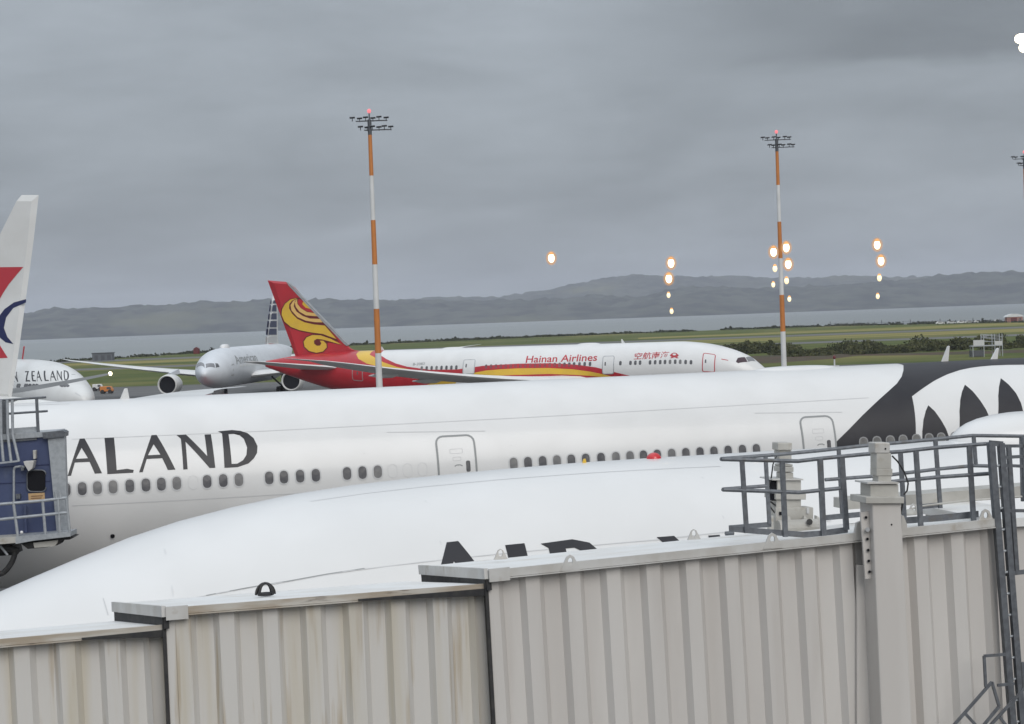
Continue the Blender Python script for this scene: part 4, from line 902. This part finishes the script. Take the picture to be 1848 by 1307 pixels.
b = MB(); b.tube(lx(1404, 953, f2 - .2), lx(1474, 950, f2 - .2), .11, n=14); b.build('axle', M['beige_box'], lc2, smooth=False)
b = MB(); b.tube(lx(1461, 942, f2 - .35), lx(1461, 942, f2 - .2), .045, n=8); b.build('hub_nut', M['rubber'], lc2)
b = MB(); b.path([lx(1402, 822, f2), lx(1395, 838, f2), lx(1392, 862, f2), lx(1386, 880, f2)], .010); b.path([lx(1390, 905, f2), lx(1404, 916, f2)], .013); b.path([lx(1389, 914, f2), lx(1400, 928, f2)], .011); b.build('cable', M['rubber'], lc2)

# railings on the bridge roof
RT = .026
def railing(name_pts_near, d, mt=M['galv'], r=RT):
    b = MB(); b.path([lx(x, y, d) for x, y in name_pts_near], r); return b
rl = empty('railing', lx(1400, 965, .3), br)
dn, df = .25, 2.6
railing([(1302, 829), (1400, 831.5), (1440, 832.5), (1478, 828), (1560, 820)], dn).build('rail', M['galv'], rl)
railing([(1305, 884), (1380, 886.5), (1442, 889), (1480, 885), (1516, 881.5)], dn).build('rail', M['galv'], rl)
railing([(1302, 828), (1405, 820.5), (1478, 813.5), (1560, 804.5)], df).build('rail', M['galv'], rl)
railing([(1305, 883), (1384, 877)], df).build('rail', M['galv'], rl)
for p, q in (((1302, 829), (1302, 828)), ((1305, 884), (1305, 883))): MB().tube(lx(*p, dn), lx(*q, df), RT, n=8).build('rail', M['galv'], rl)
for (x0, y0, x1, y1, d, w) in ((1339, 831, 1347.5, 962, dn, .055), (1411.5, 832, 1417.5, 969, dn, .06), (1480, 828, 1487, 977, dn, .065), (1519, 826, 1527.5, 956, dn, .065), (1381.5, 823, 1388.5, 946, df, .05), (1513.5, 810, 1520, 928, df, .05)):
    MB().bar(lx(x0, y0, d), lx(x1, y1, d), w, w * .8, nB).build('post', M['galv'], rl)
def strip(pts_top, hgt, d, nm, mt, par, th=.02):
    b = MB()
    for (p, q) in zip(pts_top, pts_top[1:]):
        a0, a1 = lx(*p, d), lx(*q, d); b.prism([a0, a1, a1 - KZ * hgt, a0 - KZ * hgt], nB * th)
    return b.build(nm, mt, par)
strip([(1316, 949), (1360, 953), (1450, 960), (1480, 958), (1530, 951)], .075, dn + .02, 'toe_board', M['galv'], rl)
strip([(1316, 948.5), (1392, 942)], .07, df, 'toe_board', M['galv'], rl)
MB().tube(lx(1309, 963, dn + .4), lx(1324, 962, dn + .4), .03, n=6).build('kick_bracket', M['galv'], rl)
strip([(1488, 930), (1552, 924)], .075, df - .2, 'toe_board', M['galv'], rl)
# second railing run to the ladder head
rl2 = empty('railing', lx(1700, 940, .2), br)
railing([(1560, 804.5), (1640, 797.5), (1755, 786.2), (1850, 787.5), (1880, 788)], df).build('rail', M['galv'], rl2)
railing([(1489, 866), (1600, 858), (1690, 847), (1757, 840.5), (1795, 841.5)], df).build('rail', M['galv'], rl2)
railing([(1560, 820), (1628, 815), (1690, 808), (1788, 800.5)], dn).build('rail', M['galv'], rl2)
railing([(1609, 869.5), (1690, 861.5), (1790, 854.5)], dn).build('rail', M['galv'], rl2)
for (x0, y0, x1, y1, d, w) in ((1653, 814, 1662, 952, dn, .06), (1625, 817, 1632, 935, dn + .7, .055), (1749, 803, 1757.5, 948, dn, .06), (1688, 794, 1697, 917, df, .055), (1757, 787, 1761, 839, df, .05), (1843, 788, 1846, 905, df, .05)):
    MB().bar(lx(x0, y0, d), lx(x1, y1, d), w, w * .8, nB).build('post', M['galv'], rl2)
strip([(1632, 934), (1700, 929), (1766, 922)], .085, dn + .15, 'toe_board', M['galv'], rl2)
strip([(1664, 910), (1697, 907)], .07, df, 'toe_board', M['galv'], rl2)
# low beige duct along the far roof edge
b = MB(); b.prism([lx(1529, 902, 3.15), lx(1900, 873, 3.15), lx(1900, 893, 3.15), lx(1529, 920, 3.15)], nB * .5); b.build('roof_duct', M['beige_box'], br)
b = MB(); b.path([lx(1635, 922, 2.2), lx(1660, 914, 2.2), lx(1740, 904, 2.4), lx(1850, 896, 2.6)], .015); b.build('conduit', M['beige_box'], br)
b = MB(); b.ball(lx(1642, 928, 2.0), .1, .1, .07, 12, 6, 0); b.build('roof_vent', M['beige_box'], br, smooth=True)

# ladder and landing at the bridge end
ld = empty('ladder', lx(1812, 1300, -.1), br)
for (p, q, w) in (((1788, 799), (1829, 1330), .085), ((1806, 800), (1846, 1330), .08)):
    MB().bar(lx(*p, -.06), lx(*q, -.06), w, w, nB).build('stile', M['galv'], ld)
MB().bar(lx(1786, 799.5, -.06), lx(1809, 801.5, -.06), .07, .05, nB).build('stile_cap', M['galv'], ld)
for i in range(14):
    y = 842 + i * 38.5; k = (y - 799) / 531; MB().tube(lx(1790 + 41 * k, y, -.06), lx(1806 + 40 * k, y - 3, -.06), .016, n=8).build('rung', M['galv_pale'], ld)
rl3 = empty('railing', lx(1840, 1000, .2), br)
for pts in (((1806, 805), (1860, 805)), ((1806, 826), (1860, 823)), ((1806, 840), (1860, 842)), ((1800, 921.5), (1860, 922)), ((1812, 1036), (1860, 1031))):
    MB().bar(lx(*pts[0], .05), lx(*pts[1], .05), .055 if pts[0][1] > 1000 else .04, .05, nB).build('rail', M['galv'], rl3)
for (x0, y0, x1, y1, w) in ((1820, 805, 1835, 1036, .055), (1847, 789, 1850, 905, .05)):
    MB().bar(lx(x0, y0, .05), lx(x1, y1, .05), w, w, nB).build('post', M['galv'], rl3)
b = MB(); p = [lx(1800, 948, .9), lx(1900, 942, .9), lx(1900, 1420, .9), lx(1800, 1420, .9)]; b.prism(p, nB * 2.2); b.build('cab_wall', M['beige'], br)
b = MB(); p = [lx(1795, 938, .8), lx(1900, 930, .8), lx(1900, 947, .8), lx(1795, 953, .8)]; b.prism(p, nB * 2.4); b.build('cab_roof', M['roof'], br)
# stair rails at the lower right corner
st = empty('stair_rail', lx(1800, 1300, -.6), br)
for pts in (((1776, 1184), (1815, 1181)), ((1776, 1184), (1779, 1240)), ((1800, 1237), (1830, 1234)), ((1716, 1315), (1790, 1231)), ((1790, 1231), (1803, 1275)), ((1803, 1275), (1758, 1330)), ((1742, 1288), (1762, 1310)), ((1782, 1315), (1848, 1243)), ((1803, 1293), (1820, 1315)), ((1845, 1195), (1848, 1243))):
    MB().bar(lx(*pts[0], -.45), lx(*pts[1], -.45), .034, .034, nB).build('rail', M['galv'], st)

# ------------------------------------------------------------------ blue bridge cab at the left
YC = 60.0; cX, cY = Vector((1, 0, 0)), Vector((0, 1, 0))
def bp(px, py, d=0.0): return at(px, py, YC + d)
cb = empty('boarding_bridge', Vector((bp(40, 960).x, YC, 0)))
tag(cb, 'blue boarding bridge cab with railings and hanging hose, against the white airliner body', 'boarding bridge')
def quad(nm, pts, dep, mt, par=cb, d=0.0, bev=0.0):
    return MB().prism([bp(x, y, d) for x, y in pts], cY * dep).build(nm, mt, par, bevel=bev)
quad('cab_body', [(-260, 806), (95, 783), (102, 968), (-260, 990)], 1.4, M['blue'])
quad('cab_roof', [(-260, 800), (80, 779.5), (100, 778), (101, 781), (78, 789), (-260, 812)], 1.3, M['galv_pale'], d=-.1)
quad('roof_edge', [(76, 781), (113, 777), (117.5, 780), (117, 788), (78, 792)], .5, M['galv'], d=-.25)
quad('end_panel', [(86, 790), (116.5, 787), (122, 966), (103, 968), (92, 850)], .25, M['galv_pale'], d=-.16)
MB().prism([bp(x, y, -.06) for x, y in ((-60, 796), (66, 791), (66, 794), (30, 797), (-60, 802))], cY * .06).build('rain_gutter', M['galv'], cb)
for y in (838, 868): MB().prism([bp(x, yy, -.02) for x, yy in ((-200, y + 14), (90, y), (90, y + 1), (-200, y + 15))], cY * .02).build('panel_joint', M['navy'], cb)
win = MB().prism([bp(63.5 + (x - 63.5) * 1.0, y, -.07) for x, y in rrect(64.5, 868, 33, 38, 8, 3)], cY * .07).build('window', M['dark'], cb)
MB().path([bp(x, y, -.08) for x, y in rrect(66, 868, 34, 39, 8, 3)], .02, 6).build('frame', M['galv'], win)
sg = quad('notice', [(51, 891), (80, 889.5), (81, 906.5), (52, 909)], .04, M['sign'], d=-.75)
for i in range(3): MB().prism([bp(x, y, -.76) for x, y in ((56, 895 + i * 4), (77 - i * 2, 894 + i * 4), (77 - i * 2, 895.4 + i * 4), (56, 896.4 + i * 4))], cY * .008).build('print_line', M['print'], sg)
fl_ = empty('floodlight', bp(52, 842, -.3), cb)
quad('lamp_housing', [(42, 833), (61, 832), (60, 838), (58, 846), (51, 851), (48, 845), (44, 839)], .35, M['fascia'], fl_, -.45, .01)
MB().path([bp(25, 905, -.2), bp(25, 848, -.2), bp(27, 843, -.2), bp(36, 842, -.2), bp(44, 843, -.3)], .035).build('conduit', M['galv_pale'], fl_)
quad('junction_box', [(37, 842), (43, 841), (43, 849), (38, 850)], .2, M['galv'], fl_, -.3)
quad('wall_lamp', [(59, 813), (64.5, 813), (64.5, 828), (60, 829)], .18, M['beige_box'], cb, -.2, .01)
quad('bracket_box', [(28, 892), (36, 892), (36, 900), (29, 901)], .15, M['galv'], cb, -.2)
MB().path([bp(45, 912, -.1), bp(47, 961, -.1)], .05).build('pipe', M['blue'], cb)
# top railing and ladder
tr = empty('railing', bp(40, 780, .4), cb)
for pts, d in ((((-120, 731), (83, 717)), 0), (((-120, 756), (86, 742)), 0), (((-100, 735), (-20, 728)), 2.6)):
    MB().tube(bp(*pts[0], d), bp(*pts[1], d), .035, n=8).build('rail', M['galv'], tr)
for (x0, y0, x1, y1, w) in ((66, 719, 69, 781, .08), (8, 725, 9, 788, .18)): MB().bar(bp(x0, y0), bp(x1, y1), w, w, cY).build('post', M['galv'], tr)
for (x, y) in ((66, 783),): quad('toe_board', [(10, 774), (65, 770), (65, 779), (12, 784)], .05, M['galv_pale'], tr, .1)
lad = empty('ladder', bp(20, 830, -.4), cb)
for (x0, x1) in ((13, 20), (22, 34), (1, 6)): MB().path([bp(x0, 722, -.25), bp(x0 + 1, 785, -.25), bp(x1, 833, -.3)], .045).build('stile', M['galv_pale'], lad)
MB().bar(bp(-20, 838, -.3), bp(34, 832, -.3), .12, .05).build('foot_bar', M['galv_pale'], lad)
# lower gallery
gl = empty('gallery', bp(60, 965, -.8), cb)
for (p, q) in (((-80, 917), (80, 903.5)), ((80, 903.5), (121, 898.5)), ((-80, 946), (123, 925)), ((24, 905), (33, 975)), ((77, 905), (82, 965)), ((119.5, 899), (126, 963)), ((105, 900), (108, 963)), ((100, 888), (102, 900)), ((108, 887), (109, 899))):
    MB().tube(bp(*p, -.8), bp(*q, -.8), .045, n=8).build('rail', M['galv_pale'], gl)
quad('deck', [(28, 968), (60, 966), (127, 960), (127, 968.5), (60, 976), (28, 982)], .9, M['galv_pale'], gl, -.85)
quad('deck', [(-120, 978), (28, 969), (28, 980), (-120, 992)], .9, M['beige_box'], gl, -.85)
quad('bumper', [(36, 980), (128, 968), (134, 969), (126, 974), (110, 975), (104, 984), (85, 988), (50, 991)], .7, M['rubber'], gl, -.6)
quad('bumper_liner', [(60, 980), (104, 975), (103, 981), (98, 986), (62, 989)], .1, M['beige_box'], gl, -.68)
MB().ball(bp(39, 961, -.86), .05).build('lamp_lens', M['white'], gl, smooth=True)
MB().path([bp(-30, 1000, -.3), bp(8, 988, -.3), bp(34, 995, -.3)], .1, 8).build('cable_tray', M['rubber'], cb)
MB().path([bp(28, 991, -.3), bp(26, 1003, -.3), bp(22, 1014, -.3), bp(14, 1026, -.3), bp(6, 1034, -.3), bp(-6, 1038, -.3), bp(-20, 1036, -.3)], .085, 10).build('hose', M['rubber'], cb)
MB().path([bp(0, 985, -.4), bp(14, 1002, -.4)], .04).build('brace', M['galv_pale'], cb)
quad('underframe', [(-260, 992), (20, 986), (24, 1002), (-260, 1020)], 1.2, M['rubber'], d=.2)

# ------------------------------------------------------------------ small things beyond the aircraft
def van(px, Y, ln, wd_, ht, mt, label, rz=0.0, cab=True):
    p = gnd(px, Y); r = empty('service_van', p, None, rz); tag(r, label, 'van'); q = lambda x, y, z: p + Matrix.Rotation(rz, 3, 'Z') @ Vector((x, y, z))
    b = MB(); b.prism([q(-ln / 2, -wd_ / 2, .4), q(ln / 2, -wd_ / 2, .4), q(ln / 2, -wd_ / 2, ht * .55), q(ln * .34, -wd_ / 2, ht), q(-ln / 2, -wd_ / 2, ht)], q(0, wd_, 0) - p); b.build('body', mt, r, bevel=.08)
    for x in (-ln * .3, ln * .3):
        for y in (-wd_ / 2, wd_ / 2): MB().tube(q(x, y - .1, .38), q(x, y + .1, .38), .38, n=14).build('wheel', M['rubber'], r)
    b = MB(); b.prism([q(ln * .05, -wd_ / 2 - .02, ht * .6), q(ln * .42, -wd_ / 2 - .02, ht * .6), q(ln * .32, -wd_ / 2 - .02, ht * .92), q(ln * .05, -wd_ / 2 - .02, ht * .92)], q(0, .03, 0) - p); b.build('side_window', M['pane'], r); return r
van(187, 366, 2.3, 1.5, 1.35, M['orange'], 'small orange service van on the apron right of the lettered airliner nose')
van(171, 385, 1.9, 1.4, 1.3, M['white_old'], 'small white van beside the orange van on the apron')
# tug in front of the silver airliner
p = gnd(377, 300); r = empty('aircraft_tug', p); tag(r, 'dark red aircraft tug just left of the silver airliner, half hidden by the white body', 'tug')
MB().box(p + Vector((0, 0, .85)), 4.6, 2.4, .9).build('body', M['crimson'], r, bevel=.1); MB().box(p + Vector((.9, 0, 1.75)), 1.5, 2.0, 1.0).build('cab', M['pane'], r, bevel=.08)
for x in (-1.4, 1.4):
    for y in (-1.15, 1.15): MB().tube(p + Vector((x, y - .2, .55)), p + Vector((x, y + .2, .55)), .55, n=14).build('wheel', M['rubber'], r)
# grey shed by the shore
p = gnd(183, 790); r = empty('shed', p); tag(r, 'grey flat-roofed shed by the shore above the long silver wing', 'shed')
MB().box(p + Vector((0, 0, 1.5)), 8, 4, 3).build('wall', M['galv'], r); MB().box(p + Vector((0, 0, 3.1)), 8.6, 4.6, .25).build('roof', M['lamp_case'], r)
for x in (-2.4, 0.2, 2.6): MB().box(p + Vector((x, -2.03, 1.2)), 1.4, .06, 2.0).build('door', M['lamp_case'], r)
# dark red hut left of the silver nose
p = gnd(352, 900); r = empty('hut', p); tag(r, 'tiny dark red hut on the shore left of the silver airliner nose', 'hut')
MB().box(p + Vector((0, 0, 1.1)), 2.6, 2.4, 2.2).build('wall', M['maroon'], r); MB().prism([p + Vector((-1.5, -1.4, 2.2)), p + Vector((1.5, -1.4, 2.2)), p + Vector((0, -1.4, 3.1))], (0, 2.8, 0)).build('roof', M['maroon'], r)
# pink boathouse with white roof, parked cars beside it
p = gnd(1829, 985); r = empty('boathouse', p); tag(r, 'small pink boathouse with curved white roof on the far shore at right', 'boathouse')
MB().box(p + Vector((0, 0, 1.4)), 7.6, 5, 2.8).build('wall', mat('pink_render', (.42, .20, .16), None, .7), r)
MB().prism([p + Vector((-4.6, -2.9, 2.6)), p + Vector((-3.4, -2.9, 3.5)), p + Vector((-1.2, -2.9, 4.1)), p + Vector((1.2, -2.9, 4.1)), p + Vector((3.4, -2.9, 3.5)), p + Vector((4.6, -2.9, 2.6))], (0, 5.8, 0)).build('roof', M['mast_white'], r)
MB().box(p + Vector((-.6, -2.55, 1.1)), 3.2, .08, 2.2).build('door', M['maroon'], r)
MB().box(p + Vector((2.6, -2.55, 1.5)), 1.0, .08, 1.0).build('window', M['pane'], r)
def car_at(px, Y, mt, label):
    p = gnd(px, Y); r = empty('parked_car', p); tag(r, label, 'car', 'cars parked along the far shore')
    MB().prism([p + Vector(v) for v in ((-2.2, -.85, .35), (2.2, -.85, .35), (2.2, -.85, .85), (1.2, -.85, .95), (.6, -.85, 1.5), (-1.3, -.85, 1.5), (-2.1, -.85, .95))], (0, 1.7, 0)).build('body', mt, r, bevel=.06)
    for x in (-1.35, 1.35): MB().tube(p + Vector((x, -.92, .33)), p + Vector((x, .92, .33)), .33, n=12).build('wheel', M['rubber'], r)
    MB().prism([p + Vector(v) for v in ((-1.15, -.87, 1.0), (.85, -.87, 1.0), (.5, -.87, 1.42), (-1.05, -.87, 1.42))], (0, .03, 0)).build('side_window', M['pane'], r)
cars = [(1696, 'white', 'white car at the left end of the far shore row'), (1716, 'rim', 'pale grey car second from the left in the far shore row'), (1734, 'white', 'white car third from the left in the far shore row'), (1749, 'metal', 'grey car fourth from the left in the far shore row'), (1765, 'white', 'white car third from the pink boathouse in the far shore row'), (1781, 'galv_pale', 'blue grey car second from the pink boathouse in the far shore row'), (1800, 'white', 'white car nearest the pink boathouse')]
for x, c_, lb in cars: car_at(x, 1000, M[c_], lb)
# access stand with railings beyond the crown of the white airliner
Yp = 400.0; pc = gnd(1782, Yp); r = empty('access_stand', pc); tag(r, 'white steel access stand with railings in front of the dark scrub at right', 'access stand')
g = lambda x, y, z: pc + Vector((x, y, z)); zd = 2.3
b = MB(); b.box(g(-.5, 0, zd - .1), 6.2, 2.4, .2); b.build('deck', M['galv_pale'], r)
for x in (-3.4, -1.2, 1.0, 2.5):
    for y in (-1.1, 1.1): MB().bar(g(x, y, 0), g(x, y, zd + (2.2 if x > -1.5 else 0)), .14).build('leg', M['galv_pale'], r)
MB().box(g(-2.2, -1.16, zd + .55), 2.2, .06, 1.1).build('side_panel', M['rim'], r); MB().box(g(1.75, -1.16, zd + .35), 1.5, .06, .9).build('side_panel', M['rim'], r)
for z in (.7, 1.3, 1.9): MB().bar(g(-1.2, -1.1, zd + z + .2), g(2.5, -1.1, zd + z - .3), .09).build('rail', M['galv_pale'], r)
for z in (.8, 1.6, 2.2): MB().bar(g(-1.2, 1.1, zd + z), g(2.5, 1.1, zd + z - .3), .09).build('rail', M['galv_pale'], r)
MB().box(g(-2.4, 0, .7), 2.6, 2.0, 1.2).build('machinery_box', M['lamp_case'], r)
# red obstruction light on a white plinth
p = at(1506, 654, 330); r = empty('obstruction_light', Vector((p.x, 330, 0))); tag(r, 'red obstruction light on pale plinth on the grass right of the far mast', 'obstruction light')
MB().box((p.x, 330, .7), 1.4, 1.2, 1.4).build('plinth', M['rim'], r); MB().tube((p.x, 330, 1.4), (p.x, 330, 2.5), .13).build('stem', M['rim'], r); MB().ball((p.x, 330, 2.75), .26, .26, .34).build('lens', M['maroon'], r, smooth=True)
# fence of thin posts along the right-hand shore
fr = empty('shore_fence', gnd(1650, 1030)); tag(fr, 'thin post fence along the far shore, left of the parked cars', 'fence')
for i in range(26):
    px = 1530 + i * 9.6; x = gnd(px, 1040).x; y = shore_y(x) - 24; MB().bar((x, y, 0), (x, y, 1.9 + .8 * (i % 4 == 0)), .28, .28).build('post', M['lamp_case'], fr)
for z in (.7, 1.5):
    pts = [Vector((gnd(1530 + i * 24, 1040).x, shore_y(gnd(1530 + i * 24, 1040).x) - 24, z)) for i in range(11)]; MB().path(pts, .06, 5).build('rail', M['lamp_case'], fr)

# ------------------------------------------------------------------ window reflections of lounge lamps, added as glowing bodies in open air
REFLECTIONS = [(995, 466, 36, 'w', 'single warm lamp reflection above the bay, left of all the others'),
 (1211, 475, 42, 'w', 'warm lamp reflection topmost of the column above the lettered red and white body'), (1207, 503, 54, 'w', 'warm lamp reflection second from the top of the column over the highest hill'), (1206.5, 533, 78, 'd', 'dim lamp reflection third from the top of the column over the highest hill'), (1212, 562, 110, 'd', 'faintest lamp reflection at the foot of the column over the highest hill'),
 (1396, 455, 40, 'w', 'warm lamp reflection close left of the far mast, brightest on that side'), (1419, 447, 38, 'w', 'brightest warm lamp reflection close right of the far mast'), (1422.5, 477, 48, 'w', 'warm lamp reflection second from the top right of the far mast'), (1398.5, 485, 52, 'd', 'dimmer lamp reflection left of the far mast, below the bright one'), (1419.5, 507, 66, 'd', 'small lamp reflection third from the top right of the far mast'), (1395.5, 514, 80, 'd', 'smallest lamp reflection left of the far mast'), (1424.5, 540, 100, 'd', 'faint lamp reflection lowest of those right of the far mast'),
 (1583, 442, 36, 'w', 'warm lamp reflection topmost of the right-hand column above the bay'), (1590, 471, 46, 'w', 'warm lamp reflection second from the top of the right-hand column'), (1587, 502, 62, 'd', 'dim lamp reflection third from the top of the right-hand column'), (1584, 535, 96, 'd', 'faint lamp reflection at the foot of the right-hand column')]
for (px, py, Y, k, lb) in REFLECTIONS:
    c = at(px, py, Y); r_ = (5.6 if k == 'w' else 4.2) * Y / FPX * (1 if Y < 70 else .8); root = empty('lamp_reflection', c); tag(root, lb, 'lamp', 'window reflections of warm lounge lamps')
    b = MB(); b.ball(c, r_, r_, r_ * 1.45, 14); b.build('glow_core', M['warm'] if k == 'w' else M['warm_dim'], root, smooth=True)
    if k == 'w': b = MB(); b.ball(c, r_ * 1.9, r_ * 1.9, r_ * 2.4, 16, 12); b.build('glow_halo', M['glow_halo'], root, smooth=True)  # added shell imitating the glow, not a fitting
    b = MB(); b.ball(c + KZ * (r_ * 1.25), r_ * .75, r_ * .75, r_ * .7, 12, 6, -.2); b.build('cap', M['amber'], root, smooth=True)  # amber top edge of the reflection, made to glow
c = at(1843, 70, 30); root = empty('lamp_reflection', c); tag(root, 'large two-part lamp reflection cut by the upper right edge', 'lamp', 'window reflections of warm lounge lamps')
b = MB(); b.ball(c, .10, .10, .075, 16); b.build('glow_core', M['warm'], root, smooth=True); b = MB(); b.ball(at(1849, 86, 30), .085, .085, .075, 16); b.build('glow_core', M['warm'], root, smooth=True)
